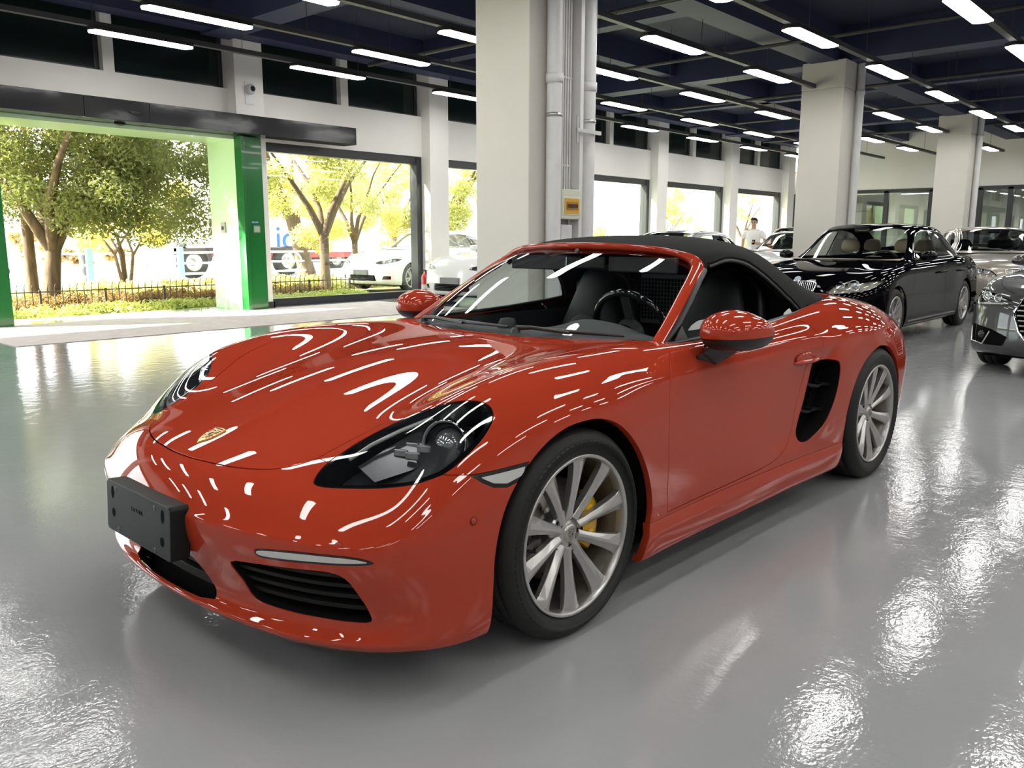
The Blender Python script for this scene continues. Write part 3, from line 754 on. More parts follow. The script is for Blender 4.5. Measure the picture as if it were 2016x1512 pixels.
# hedge, grass, ivy edge
def strip(name, label, cat, x0, x1, y0, y1, z0, z1, n, size, m, seed):
    r = np.random.default_rng(seed); k = 220
    cs = np.stack([r.uniform(x0,x1,k), r.uniform(y0,y1,k), r.uniform(z0,z1,k)],1)
    me = leaves(cs, np.full(k,.22), n, size, seed, .6); me.materials.append(m); o = link(name, me); tag(o, label, cat, None, 'stuff'); return o
strip('hedge', 'low brown-green hedge behind the little iron fence', 'hedge', 2.5, 11.3, 15.6, 16.6, GZ+.04, .16, 22000, .035, L_BROWN, 3)
strip('ground_cover', 'bright green creeping plants along the foot of the fence', 'ground cover', 3.0, 11.4, 14.3, 15.0, GZ, .05, 12000, .045, L_GRASS, 4)
strip('dry_grass', 'yellow dry grass on the verge beyond the hedge', 'grass', 4, 24, 17.5, 22, GZ, .1, 16000, .07, L_YEL, 5)
strip('hedge', 'far reddish hedge on the other side of the road', 'hedge', 9, 40, 32, 33.5, .3, 1.4, 9000, .14, L_BROWN, 6)
strip('ground_cover', 'olive plants behind the fence below the wide window', 'ground cover', 11.6, 20, 17.2, 17.7, GZ, .2, 8000, .05, L_MID, 7)
# little iron fence
M_IRON = mat('brown_iron', (.07,.055,.04), .6)
fe_ = empty('garden_fence', (0,15.15,GZ)); tag(fe_, 'low brown iron picket fence along the planted strip outside', 'fence')
MB().box((2.5,-.012,.36),(11.7,.012,.38)).build('rail', M_IRON, fe_); MB().box((2.5,-.012,.06),(11.7,.012,.08)).build('rail', M_IRON, fe_)
pk = MB().tube([(0,0,0),(0,0,.42),(0,-.02,.47),(0,-.05,.50)], .008, 6).mesh('picket'); pk.materials.append(M_IRON)
pst = MB().box((-.018,-.018,0),(.018,.018,.40)).mesh('post'); pst.materials.append(M_IRON)
x = 2.5; k = 0
while x < 11.7:
    o = link('post' if k % 9 == 4 else 'picket', pst if k % 9 == 4 else pk, fe_); o.location = (x,0,0); x += .118; k += 1
# road railing
M_RAILW = mat('white_rail', (.75,.78,.78), .4); M_RAILB = mat('blue_post', (.26,.52,.58), .4)
rr_ = empty('road_railing', (0,23.0,GZ)); tag(rr_, 'white roadside railing with blue posts along the street', 'railing')
for z in (.25,.55,.85): MB().tube([(4,0,z),(34,0,z)], .03, 8).build('rail', M_RAILW, rr_)
for i in range(13): MB().box((4+2.5*i-.08,-.06,0),(4+2.5*i+.08,.06,1.0)).build('post', M_RAILB, rr_, .02)
for i in range(12): MB().tube([(5.25+2.5*i+.28*cos(a),0,.55+.28*sin(a)) for a in np.linspace(0,6.283,20)], .025, 6).build('ring', M_RAILW, rr_)
# lamp post
lp = empty('street_lamp_post', (9.25,23.9,GZ)); tag(lp, 'dark grey street lamp post beside the road', 'lamp post')
MB().tube([(0,0,0),(0,0,7)], [.16,.10], 12).build('pole', mat('pole_grey',(.10,.10,.11),.5), lp)
MB().lathe([(.0,.0),(.24,0),(.24,.06),(.15,.2)], 12).build('base', mat('pole_grey',(.10,.10,.11),.5), lp)
# truck with red trailer on the road
M_TW = mat('truck_white', (.82,.83,.84), .35); M_TR = mat('truck_red', (.35,.04,.04), .4); M_RUB = mat('rubber', (.018,.018,.018), .7); M_HUB = mat('hub_grey', (.4,.4,.4), .4, .6)
def road_wheel(parent, x, y, r, w=.28):
    t = MB().lathe([(r*.55,-w/2),(r*.95,-w/2),(r,-w/2+.03),(r,w/2-.03),(r*.95,w/2),(r*.55,w/2)], 28, Matrix.Translation((x,y,r))@Matrix.Rotation(pi/2,4,'X')).build('tyre', M_RUB, parent)
    MB().lathe([(0,.02),(r*.2,.02),(r*.25,-.04),(r*.56,w/2-.06),(r*.6,w/2)], 24, Matrix.Translation((x,y,r))@Matrix.Rotation(pi/2,4,'X')).build('hub', M_HUB, t)
tk = empty('lorry', (15.4,27.6,GZ)); tag(tk, 'white box lorry with blue letters and red chassis on the road', 'lorry')
MB().box((-.5,0,.80),(9.6,2.4,3.4)).build('cargo_box', M_TW, tk, .03)
MB().box((-.5,-.02,.52),(9.6,.1,.77)).build('side_beam', M_TR, tk, .01); MB().box((-.3,.5,.32),(9.4,1.9,.55)).build('chassis', mat('chassis_dark',(.05,.04,.04),.6), tk)
text_mesh('lettering', 'idud', 1.25, mat('blue_paint',(.03,.12,.72),.4), tk, Matrix.Translation((3.2,-.03,1.25))@Matrix.Rotation(pi/2,4,'X'), .01)
for x in (4.9,5.9,6.9): road_wheel(tk, x, .15, .42)
tk2 = empty('lorry', (12.6,25.2,GZ)); tag(tk2, 'open dark lorry chassis with big wheels seen beside the pale green reveal', 'lorry')
MB().box((-.2,0,.75),(5.4,1.8,.95)).build('chassis', mat('chassis_dark',(.05,.04,.04),.6), tk2); MB().box((.2,-.05,.95),(1.3,.9,1.15)).box((-.6,0,.5),(.0,2,1.9)).build('cab_rear', mat('cab_blue',(.5,.6,.68),.4), tk2, .05)
MB().lathe([(.6,-.2),(.6,.2)], 16, Matrix.Translation((.45,.15,.52))@Matrix.Rotation(pi/2,4,'X'), a0=0, a1=pi).build('mudguard', mat('chassis_dark',(.05,.04,.04),.6), tk2)
MB().tube([(1.8,.1,.62),(3.0,.1,.62)], .26, 14).build('fuel_tank', M_HUB, tk2)
road_wheel(tk2, .45, .15, .5); road_wheel(tk2, 3.9, .15, .5)
cr_ = empty('van', (6.9,28.5,GZ)); tag(cr_, 'small white van on the road left of the trunks', 'van')
MB().prism([(-1.9,.35),(1.7,.35),(1.75,.8),(1.2,1.0),(.75,1.6),(-1.9,1.65)], 0, 1.6, Matrix.Rotation(pi/2,4,'X')).build('body', M_TW, cr_, .06)
MB().prism([(.3,1.02),(1.05,1.02),(.68,1.52),(.3,1.52)], 1.6, 1.615, Matrix.Rotation(pi/2,4,'X')).prism([(-1.6,1.02),(.2,1.02),(.2,1.52),(-1.6,1.52)], 1.6, 1.615, Matrix.Rotation(pi/2,4,'X')).build('side_window', M_BLACK, cr_)
road_wheel(cr_, 1.1, -1.5, .32, .2); road_wheel(cr_, -1.2, -1.5, .32, .2)
# ================= the red sports car =================
RED = mat('red_paint', (.405,.043,.018), .5, coat=1., coat_rough=.006, spec=.0)
RED_S = mat('red_paint_small_parts', (.405,.043,.018), .5, coat=1., coat_rough=.006, spec=.0)
def inner_dark(m):
    nt = m.node_tree; b = nt.nodes['Principled BSDF']; g = nt.nodes.new('ShaderNodeNewGeometry'); mx = nt.nodes.new('ShaderNodeMix'); mx.data_type = 'RGBA'
    mx.inputs[6].default_value = b.inputs['Base Color'].default_value; mx.inputs[7].default_value = (.01,.01,.01,1)
    nt.links.new(g.outputs['Backfacing'], mx.inputs[0]); nt.links.new(mx.outputs[2], b.inputs['Base Color'])
inner_dark(RED)      # panels are unpainted on the inside
M_TRIM = mat('satin_black_trim', (.013,.013,.014), .35)
M_GLOSSB = mat('gloss_black', (.006,.006,.007), .08, coat=.5)
M_MATTEB = mat('matte_black', (.006,.006,.006), .9, spec=.08)
M_RUBBER = mat('tyre_rubber', (.013,.013,.013), .62, bump=.15, bscale=150)
M_ALLOY = mat('silver_alloy', (.56,.55,.53), .28, .85, var=.08, vscale=9)
M_ALLOY_D = mat('rim_barrel', (.26,.24,.21), .38, .8, var=.25, vscale=20)
M_DISC = mat('brake_disc', (.20,.18,.16), .3, .9, bump=.1, bscale=200)
M_CALIPER = mat('yellow_caliper', (.72,.42,.012), .35, coat=.4)
M_CHROME = mat('chrome', (.82,.83,.84), .07, 1.0)
M_FABRIC = mat('soft_top_fabric', (.011,.011,.0115), .85, spec=.25, bump=.35, bscale=420, var=.2, vscale=4)
M_LEATHER = mat('black_leather', (.022,.022,.024), .5, bump=.15, bscale=220)
M_GREYTRIM = mat('grey_interior_trim', (.075,.078,.08), .6, bump=.1, bscale=250)
M_WSCREEN = glass_mat('windscreen_glass', (.84,.88,.87), 1.05)
M_SIDEGL = glass_mat('side_window_glass', (.78,.82,.81), .22)
M_LENS = glass_mat('headlamp_lens', (.80,.82,.82), 1.1)
M_GOLD = mat('badge_gold', (.70,.50,.20), .28, .9)
M_BADGE_R = mat('badge_red', (.45,.02,.02), .3); M_BADGE_K = mat('badge_black', (.02,.02,.02), .3)
M_LAMPW = mat('clear_lamp_plastic', (.62,.62,.60), .15, .3, coat=.6)

def basis(n):
    n = np.asarray(n, float); n = n / np.linalg.norm(n); a = np.array([0,0,1.]) if abs(n[2]) < .9 else np.array([1.,0,0])
    u = np.cross(a, n); u /= np.linalg.norm(u); return np.array([u, np.cross(n, u)]), n
def region(pts, n=None, depth=.25, smooth=3, shrink=0.):
    """field of a 3D outline seen along n"""
    P = np.asarray(pts, float)
    if smooth: P = spline(P, smooth)
    c = P.mean(0)
    if n is None: n = np.linalg.svd(P - c)[2][2]
    A, n = basis(n); P2 = (P - c) @ A.T; R = np.hypot(*P2.T).max() + .05
    def f(V):
        W = V - c; d = np.full(len(V), 1.0); q = W @ A.T
        m = (np.hypot(*q.T) < R) & (np.abs(W @ n) < depth)
        if m.any(): d[m] = polydist(q[m], P2) + shrink
        return d
    return f
def region2(poly, ax=(0,2), cond=None, smooth=0):
    P = np.asarray(poly, float)
    if smooth: P = spline(P, smooth)
    def f(V):
        d = polydist(V[:, list(ax)], P)
        if cond is not None: d = np.where(cond(V), d, 1.0)
        return d
    return f
def offset(s, t): return Surf(s.V - s.N * t, s.N.copy(), s.Q, s.P, s.B)
def grid_surf(rows, level=3, mirrored=True):
    """rows of points from the centre line (y=0) outwards -> half surface"""
    n, m = len(rows), len(rows[0]); V = np.array([p for r in rows for p in r], float)
    F = np.array([(i*m+j, (i+1)*m+j, (i+1)*m+j+1, i*m+j+1) for i in range(n-1) for j in range(m-1)])
    if mirrored:
        k = len(V); mir = np.arange(k) + k; mid = np.abs(V[:,1]) < 1e-9; mir[mid] = np.where(mid)[0]
        V2 = np.concatenate([V, V*[1,-1,1]]); F2 = np.concatenate([F, mir[F][:, ::-1]])
    else: V2, F2 = V, F
    S, Q = cc_fit(V2, F2, level); N = vnormals(S, Q)
    if N[:,2].sum() < 0: Q = Q[:, ::-1]; N = -N
    if mirrored:
        s = Surf(S, N, Q[S[Q].mean(1)[:,1] > 0]).compact(); s.V[np.abs(s.V[:,1]) < 1e-7, 1] = 0; return s
    return Surf(S, N, Q)
def blob(ctrl, level=3):
    """closed box-like cage subdivided: ctrl = list of loops (each 4 points) from end to end"""
    V = []; F = []
    for l in ctrl: V += list(l)
    k = len(ctrl[0]); n = len(ctrl)
    for i in range(n-1):
        for j in range(k): F.append((i*k+j, i*k+(j+1)%k, (i+1)*k+(j+1)%k, (i+1)*k+j))
    F.append((3,2,1,0)); F.append(tuple((n-1)*k+j for j in range(4)))
    S, Q = cc(np.array(V, float), np.array(F), level); return S, Q
def blob_obj(name, ctrl, m, parent, level=3, M=None):
    S, Q = blob(ctrl, level)
    if M is not None: S = np.array([tuple(M @ Vector(p)) for p in S])
    return MB().add(S.tolist(), Q.tolist(), True).build(name, m, parent)

def smooth01(t): t = np.clip(t, 0, 1); return t*t*(3-2*t)

def wheel(parent, loc, side, r_tyre, width, steer=0., spin=0., rim_r=.2585, front=True):
    w = empty('wheel', loc); w.parent = parent
    # the wheel axis is local +z pointing outwards
    w.rotation_euler = (radians(-90 if side > 0 else 90), 0, 0)
    h = width/2; R = r_tyre
    prof = [(rim_r-.012,-h+.03),(rim_r+.006,-h+.008),(rim_r+.03,-h),(R-.05,-h-.004),(R-.022,-h+.006),(R-.006,-h+.022)]
    g = [-.55,-.2,.2,.55]
    tp = [(R,-h+.034)]
    for q in g: tp += [(R,q*h-.006),(R-.008,q*h-.0055),(R-.008,q*h+.0055),(R,q*h+.006)]
    tp += [(R,h-.034)]
    prof2 = prof + tp + [(r_,-z_) for r_, z_ in prof[::-1]]
    ty = MB().lathe(prof2, 96).build('tyre', M_RUBBER, w)
    tr = MB()
    n = 84
    for i in range(n):
        for sgn in (1,-1):
            M = Matrix.Rotation(2*pi*(i+.25*sgn)/n, 4, 'Z')
            tr.add([tuple(M @ Vector(p)) for p in ((R-.0035,-.0075,sgn*(h-.040)),(R-.0035,.0075,sgn*(h-.040)),(R+.0004,.0065,sgn*(h-.036)),(R+.0004,-.0065,sgn*(h-.036)),(R-.034,-.0075,sgn*(h+.0008)),(R-.034,.0075,sgn*(h+.0008)))],
                   [(0,1,2,3),(3,2,5,4),(0,3,4),(1,5,2)])
            for q in (-.37, 0, .37):
                pass
    for i in range(72):
        M = Matrix.Rotation(2*pi*i/72, 4, 'Z')
        for z0, z1, sk in ((-.5*h,-.25*h,.012),(-.15*h,.15*h,-.012),(.25*h,.5*h,.012)):
            tr.add([tuple(M @ Vector(p)) for p in ((R+.0012,0,z0),(R+.0012,.008,z0),(R+.0012,.008+sk,z1),(R+.0012,sk,z1))], [(0,1,2,3)])
    o = tr.build('tread_block', M_RUBBER, ty); o['kind'] = 'stuff'
    # rim: outer face near z = h-.012
    zf = h - .012
    MB().lathe([(rim_r,zf-.004),(rim_r,zf+.003),(rim_r-.003,zf+.006),(rim_r-.010,zf+.005),(rim_r-.0135,zf-.002),(rim_r-.016,zf-.03)], 96).build('rim_lip', M_ALLOY, w)
    MB().lathe([(rim_r-.016,zf-.03),(rim_r-.026,zf-.06),(rim_r-.045,-h+.05),(rim_r-.01,-h+.01)], 72).build('rim_barrel', M_ALLOY_D, w)
    # spokes
    st = [(.046,.019,.028,.0),(.085,.017,.032,.004),(.13,.0195,.032,.010),(.18,.0245,.031,.016),(.222,.0305,.030,.020),(.236,.036,.028,.021),(.249,.046,.026,.019)]
    V = []; F = []
    for (r, hw, dp, up) in st:
        zt = zf - .030 + up*1.4
        V += [(r,-hw,zt-dp),(r,-hw*.97,zt-.014),(r,-hw*.12,zt),(r,hw*.30,zt),(r,hw*.98,zt-.008),(r,hw,zt-dp)]
    k = 6
    for i in range(len(st)-1):
        for j in range(k): F.append((i*k+j,(i+1)*k+j,(i+1)*k+(j+1)%k,i*k+(j+1)%k))
    F.append(tuple(range(k))); F.append(tuple((len(st)-1)*k+j for j in range(k))[::-1])
    sp = MB().add(V, F).mesh('spoke'); sp.materials.append(M_ALLOY)
    for i in range(10):
        o = link('spoke', sp, w); o.rotation_euler = (0,0,spin + 2*pi*i/10)
        bv = o.modifiers.new('bevel','BEVEL'); bv.width = .0015; bv.segments = 2
    hubp = [(0,zf-.034),(.030,zf-.034),(.034,zf-.038),(.050,zf-.042),(.072,zf-.046),(.078,zf-.06),(.078,zf-.09)]
    MB().lathe(hubp, 40).build('hub', M_ALLOY, w)
    cap = MB().lathe([(0,zf-.026),(.022,zf-.027),(.029,zf-.030),(.031,zf-.036)], 32).build('centre_cap', mat('cap_silver',(.48,.46,.42),.3,.8), w)
    crest(cap, Matrix.Translation((0,0,zf-.0262)) @ Matrix.Rotation((pi if side > 0 else 0)+pi/2*0, 4, 'Z'), .017, silver=True)
    for i in range(5):
        a = spin + 2*pi*(i+.25)/5; c = Matrix.Translation((.057*cos(a), .057*sin(a), 0))
        MB().lathe([(.0125,zf-.036),(.0145,zf-.040),(.0125,zf-.044),(.011,zf-.075),(0,zf-.075)], 16, c).build('lug_hole', M_TRIM, w)
        MB().lathe([(0,zf-.056),(.008,zf-.056),(.009,zf-.07)], 6, c).build('lug_bolt', mat('bolt_dark',(.12,.11,.10),.4,.8), w)
    # valve
    MB().tube([(.205,.0,zf-.03),(.195,0,zf-.004)], .005, 8).build('valve', M_TRIM, w)
    return w
def brakes(parent, loc, side, r=.165, ang=0.):
    b = empty('brake', loc); b.parent = parent; b.rotation_euler = (radians(-90 if side > 0 else 90), 0, 0)
    d = MB().lathe([(.09,-.014),(r,-.014),(r,.014),(.09,.014),(.085,.02),(.06,.035),(0,.035)], 64).build('brake_disc', M_DISC, b)
    hm = MB().lathe([(.0042,0),(0,.0004)], 8).mesh('drill_hole'); hm.materials.append(M_MATTEB)
    for i in range(42):
        a = 2*pi*i/42; rr = .105 + .022*(i % 3)
        o = link('drill_hole', hm, d); o.location = (rr*cos(a), rr*sin(a), .0146)
    # caliper wraps the disc at angle ang
    V = []; F = []; n = 9; prof = [(.095,.052),(.125,.060),(.165,.058),(r+.022,.046),(r+.024,-.045),(.165,-.055),(.10,-.055),(.10,-.024),(r+.004,-.022),(r+.004,.022),(.10,.024)]
    for i in range(n):
        a = ang + radians(-36 + 72*i/(n-1)); e = 1 - .10*abs(2*i/(n-1)-1)**3
        for q, z in prof: V.append((q*cos(a)*(1 if q < .11 else e), q*sin(a)*(1 if q < .11 else e), z))
    k = len(prof)
    for i in range(n-1):
        for j in range(k): F.append((i*k+j,(i+1)*k+j,(i+1)*k+(j+1)%k,i*k+(j+1)%k))
    F.append(tuple(range(k))); F.append(tuple((n-1)*k+j for j in range(k))[::-1])
    MB().add(V, F, False).build('caliper', M_CALIPER, b, .004)
    for q in (-.30,.30):
        MB().lathe([(0,.066),(.017,.066),(.02,.056)], 20, Matrix.Translation((.135*cos(ang+q),.135*sin(ang+q),0))).build('piston_cap', M_CALIPER, b)
def crest(parent, M, sz, silver=False, fit=None):
    """quartered shield badge with a small inner shield, in the local xy plane, +y up"""
    def shield(s, n=8):
        p = [(-.80,1.0),(-.4,1.06),(0,1.1),(.4,1.06),(.80,1.0),(.86,.6),(.84,.1),(.72,-.4),(.45,-.85),(0,-1.25),(-.45,-.85),(-.72,-.4),(-.84,.1),(-.86,.6)]
        return [(x*s,y*s) for x,y in p]
    gold = mat('cap_crest_silver',(.42,.40,.36),.35,.8) if silver else M_GOLD
    red = M_BADGE_R if not silver else mat('crest_dark_silver',(.16,.15,.14),.4,.6)
    def put(name, mb, m):
        o = mb.build(name, m, parent)
        if fit is not None:
            for v in o.data.vertices: v.co = fit(v.co)
        return o
    t = sz*.05
    if not silver: put('badge_rim', MB().prism(shield(sz*1.08), -t, t*1.2, M), M_GOLD)
    b = put('badge_field', MB().prism(shield(sz), 0, t*2, M), gold)
    def bar(x0,y0,x1,y1,m,name='badge_stripe',z=t*2): put(name, MB().box((x0*sz,y0*sz,z-t),(x1*sz,y1*sz,z+t*.8),M), m)
    for k in range(3):   # stripes in two quarters
        y = .12+.2*k
        bar(.12,-.22-.22*k,.66-.14*k,-.12-.22*k,red); bar(-.74,y,-.10,y+.09,red if k % 2 else M_BADGE_K)
    for k in range(3):   # antler bars in the other two quarters
        bar(.14,.2+.2*k,.70,.26+.2*k,M_BADGE_K); bar(-.66+.13*k,-.3-.2*k,-.12,-.24-.2*k,M_BADGE_K)
    put('badge_shield', MB().prism(shield(sz*.40), t*2, t*3.4, M), gold)
    hp = [(-.16,-.30),(-.05,-.25),(.02,-.05),(.12,-.28),(.18,-.26),(.12,0),(.14,.16),(.22,.24),(.16,.32),(.02,.22),(-.08,.08),(-.18,.0),(-.12,-.1)]
    put('badge_horse', MB().prism([(x*sz*.9,y*sz*.9) for x,y in hp], t*3.2, t*4.2, M), M_BADGE_K)
    bar(-.78,.80,.78,.96,gold if silver else M_GOLD,'badge_band'); 
    for k in range(7): bar(-.62+.18*k,.83,-.52+.18*k,.93,M_BADGE_K,'badge_letter',t*2.8)

def lip(surf, shrunk, parent, depth, sd, name):
    '''dark wall running inwards from the edge of an opening'''
    q, _ = cut(surf, shrunk, 0., 1); me = surf_mesh(name, offset(q, .003), depth, sd); n0 = (len(q.Q)+len(q.P))
    if sd == 'both':
        nf = len(me.polygons)//2; kill = set(range(n0)) | set(range(nf, nf+n0))
    else: kill = set(range(n0))
    b = bmesh.new(); b.from_mesh(me); b.faces.ensure_lookup_table()
    bmesh.ops.delete(b, geom=[f for i, f in enumerate(b.faces) if i in kill], context='FACES_ONLY'); b.to_mesh(me); b.free()
    me.materials.append(M_MATTEB); return link(name, me, parent)
def build_sports_car():
    car = empty('sports_car', (1.991424, 2.358822, 0), CARYAW)
    tag(car, 'orange-red convertible sports car with black soft top in the middle of the hall', 'car')
    s = body_surface(*sports_car_cage())
    # --- sculpting: scoop ahead of the side intake, sill ledge
    V = s.V; x, y, z = V.T
    t = x - (-1.655 - (z-.34)*.735); band = smooth01((z-.30)/.10) * smooth01((.76-z)/.08)
    V[:,1] -= .020 * smooth01(t/.05+.5) * smooth01((.48-t)/.42) * band
    V[:,1] += .007 * smooth01(.5-t/.05) * smooth01((t+.30)/.16) * band
    sl = smooth01((-.30-x)/.12) * smooth01((x+2.1)/.12) * smooth01((.275-z)/.05)
    V[:,1] += .012 * sl
    # crease along the shoulder of the door towards the handle
    cr = np.exp(-((z-(.795+.02*(-1.2-x)))/.018)**2) * smooth01((-.7-x)/.4) * smooth01((x+1.95)/.2)
    V[:,1] += .004 * cr
    s = Surf(V, vnormals(V, s.Q), s.Q)
    s.N[np.abs(V[:,1]) < 1e-6, 1] = 0; s.N /= np.linalg.norm(s.N, axis=1)[:,None]
    # --- outlines
    cockpit = [(-.41,-.2),(-.41,0),(-.425,.2),(-.48,.40),(-.575,.57),(-.665,.655),(-.74,.705),(-.85,.724),(-1.3,.728),(-1.75,.724),(-2.0,.716),(-2.2,.695),(-2.4,.64),(-2.52,.54),(-2.6,.36),(-2.63,.15),(-2.635,-.2)]
    _, s = cut(s, region2(cockpit, (0,1), lambda V: V[:,2] > .78), 0., 2)
    HLP = [(.732,.535,.597),(.695,.515,.620),(.645,.511,.644),(.572,.520,.678),(.498,.547,.714),(.439,.595,.748),(.391,.663,.779),(.354,.726,.793),(.321,.763,.790),(.307,.788,.774),(.315,.805,.752),(.339,.816,.727),(.389,.824,.692),(.449,.824,.659),(.507,.816,.630),(.552,.796,.616),(.588,.768,.604),(.632,.711,.593),(.674,.653,.589),(.715,.592,.588),(.732,.559,.590)]
    fhl = region(HLP)
    lens, s = cut(s, fhl, .0015, 3)
    archF = [(.43,-.2),(.425,.0),(.412,.16),(.405,.30),(.395,.40),(.36,.50),(.295,.58),(.2,.648),(.1,.688),(0,.699),(-.1,.690),(-.2,.648),(-.295,.56),(-.36,.45),(-.387,.34),(-.375,.25),(-.355,.17),(-.34,0),(-.34,-.2)]
    archR = [(-2.03,-.2),(-2.03,0),(-2.035,.18),(-2.05,.35),(-2.085,.47),(-2.16,.585),(-2.27,.660),(-2.4,.700),(-2.5,.702),(-2.62,.675),(-2.73,.60),(-2.81,.50),(-2.86,.38),(-2.875,.25),(-2.875,0),(-2.875,-.2)]
    for a in (archF, archR): _, s = cut(s, region2(a, (0,2), lambda V: V[:,1] > .5, 4), 0., 3)
    SI = [(-1.766,.85,.682),(-1.827,.86,.690),(-1.925,.876,.684),(-1.965,.883,.655),(-1.953,.884,.568),(-1.897,.882,.462),(-1.813,.877,.384),(-1.703,.871,.341),(-1.630,.867,.335),(-1.602,.862,.366),(-1.635,.857,.433),(-1.688,.854,.511),(-1.735,.854,.613)]
    si, s = cut(s, region(SI, (0,1,0)), 0., 3)
    IN = [(.902,.372,.372),(.879,.474,.389),(.844,.588,.398),(.799,.681,.400),(.770,.719,.383),(.746,.737,.338),(.726,.750,.290),(.721,.752,.256),(.751,.707,.252),(.798,.618,.253),(.837,.508,.254),(.860,.420,.264),(.877,.392,.315)]
    fin = region(IN, (.85,.5,.05)); intake, s = cut(s, fin, 0., 3)
    CI = [(.93,-.3,.372),(.93,.0,.372),(.92,.12,.368),(.913,.188,.340),(.897,.226,.295),(.889,.250,.255),(.894,.258,.226),(.902,.20,.220),(.909,.08,.219),(.91,0,.219),(.91,-.3,.219)]
    cintake, s = cut(s, region(CI, (1,0,0), smooth=0), 0., 3)
    DR = [(.886,.478,.427),(.878,.500,.438),(.844,.592,.447),(.797,.680,.448),(.749,.744,.442),(.720,.775,.427),(.751,.746,.421),(.816,.655,.420),(.859,.558,.415),(.880,.492,.413)]
    fdr = region(DR, (.8,.6,.05), smooth=4); drl, s = cut(s, fdr, .0008, 6, .02)
    MK = [(.448,.849,.617),(.383,.866,.618),(.325,.877,.620),(.250,.884,.622),(.270,.887,.580),(.340,.884,.566),(.387,.876,.575),(.418,.866,.592)]
    fmk = region(MK, (.25,.95,.1), smooth=0); mark, s = cut(s, fmk, .0008, 5, .02)
    HOOD = [(.843,-.3),(.843,0),(.839,.093),(.82,.237),(.783,.354),(.741,.419),(.679,.462),(.60,.478),(.498,.508),(.40,.545),(.30,.583),(.15,.612),(-.05,.640),(-.25,.655),(-.45,.668),(-.56,.672),(-.60,.60),(-.53,.42),(-.47,.2),(-.45,0),(-.45,-.3)]
    hood, s = cut(s, region2(HOOD, (0,1), lambda V: V[:,2] > .55, 3), .0024, 3)
    DOOR = [(-.66,1.0),(-.655,.86),(-.60,.80),(-.548,.723),(-.52,.602),(-.497,.441),(-.495,.30),(-.53,.288),(-.70,.286),(-1.05,.287),(-1.34,.298),(-1.478,.335),(-1.565,.395),(-1.60,.47),(-1.65,.56),(-1.70,.66),(-1.745,.705),(-1.80,.725),(-1.83,.755),(-1.825,.80),(-1.80,.83),(-1.75,.865),(-1.70,.89),(-1.68,1.0)]
    door, s = cut(s, region2(DOOR, (0,2), lambda V: V[:,1] > .5, 3), .0018, 3)
    SILL = [(-.33,.275),(-2.06,.268),(-2.10,-.2),(-.30,-.2)]
    sill, s = cut(s, region2(SILL, (0,2), lambda V: V[:,1] > .5), .0012, 3)
    BUMP = [(1.3,-.3),(1.3,.8),(.672,.8),(.668,.60),(.527,.627),(.444,.617),(.2,.60),(.2,-.3)]
    fb, s = cut(s, region2(BUMP, (0,2)), .0012, 3)
    RB = [(-3.0,-.3),(-2.95,.50),(-3.12,.60),(-3.2,.70),(-3.6,.70),(-3.6,-.3)]
    rb, s = cut(s, region2(RB, (0,2)), .0015, 2)
    qt, fd = cut(s, lambda V: V[:,0] + 1.0, 0., 1)
    bh = panel('bonnet', hood, RED, car, .014, 'both')
    panel('front_bumper', fb, RED, car, .03, 'both')
    panel('rear_bumper', rb, RED, car, .014, 'both')
    panel('rear_body_panel', qt, RED, car, .022, 'both')
    for sd in (None, 'y'):
        sg = 1 if sd is None else -1
        panel('front_wing', fd, RED, car, .022, sd)
        dr = panel('door', door, RED, car, .014, sd)
        panel('sill', sill, RED, car, .03, sd)
        # headlamp
        hl = empty('headlamp'); hl.parent = car
        panel('lens', offset(lens, .001), M_LENS, hl, 0, sd)
        rim_in, _ = cut(offset(lens, .0014), region(HLP, shrink=.012), 0., 1)
        _, rim = cut(offset(lens, .0016), lambda V, f=region(HLP, shrink=.011): f(V), 0., 1)
        panel('lens_edge', rim, M_GLOSSB, hl, 0, sd)
        panel('housing', offset(lens, .004), M_TRIM, hl, .0, sd) if False else None
        hs = offset(lens, .075); cc_ = hs.V.mean(0); hs.V = cc_ + (hs.V-cc_)*.86
        panel('housing', hs, mat('headlamp_bowl',(.045,.046,.05),.3,.3), hl, 0, sd)
        fl_ = lens; me = surf_mesh('housing_wall', offset(fl_, .002), .085, sd); me.materials.append(mat('headlamp_wall',(.02,.02,.022),.25))
        bmw = bmesh.new(); bmw.from_mesh(me); nv0 = len(fl_.Q) + len(fl_.P); bmw.faces.ensure_lookup_table()
        bmesh.ops.delete(bmw, geom=[f for i, f in enumerate(bmw.faces) if i < nv0], context='FACES_ONLY'); bmw.to_mesh(me); bmw.free()
        link('housing_wall', me, hl)
        ax = Vector((.80, .34, .18)).normalized(); q = ax.to_track_quat('Z','Y').to_matrix().to_4x4()
        S_ = Matrix.Diagonal((1,sg,1,1))
        c0 = Vector((.395,.702,.668))
        def at(c, prof, nm, m, n=32):
            o = MB().lathe(prof, n, S_ @ Matrix.Translation(c) @ q).build(nm, m, hl); return o
        at(c0, [(.050,-.06),(.062,.02),(.066,.028),(.070,.022),(.072,-.03)], 'projector_ring', M_CHROME)
        at(c0, [(.0,.030),(.020,.026),(.038,.010),(.046,-.012)], 'projector_lens', mat('projector_glass',(.55,.58,.60),.05,.7,coat=1.))
        at(c0, [(.046,-.012),(.055,-.02),(.058,.015)], 'projector_bezel', mat('projector_bezel',(.08,.08,.085),.25,.6))
        c1 = Vector((.475,.655,.640))
        for k in range(4):
            MB().cbox((0,0,0),(.040,.022,.016), S_ @ Matrix.Translation(c1 + Vector((.030*(k//2)*1.4-.02, .05*(k % 2)-.035, .012*(1-(k//2))+.006))) @ q).build('led_block', mat('led_block',(.5,.5,.52),.15,.8), hl, .004)
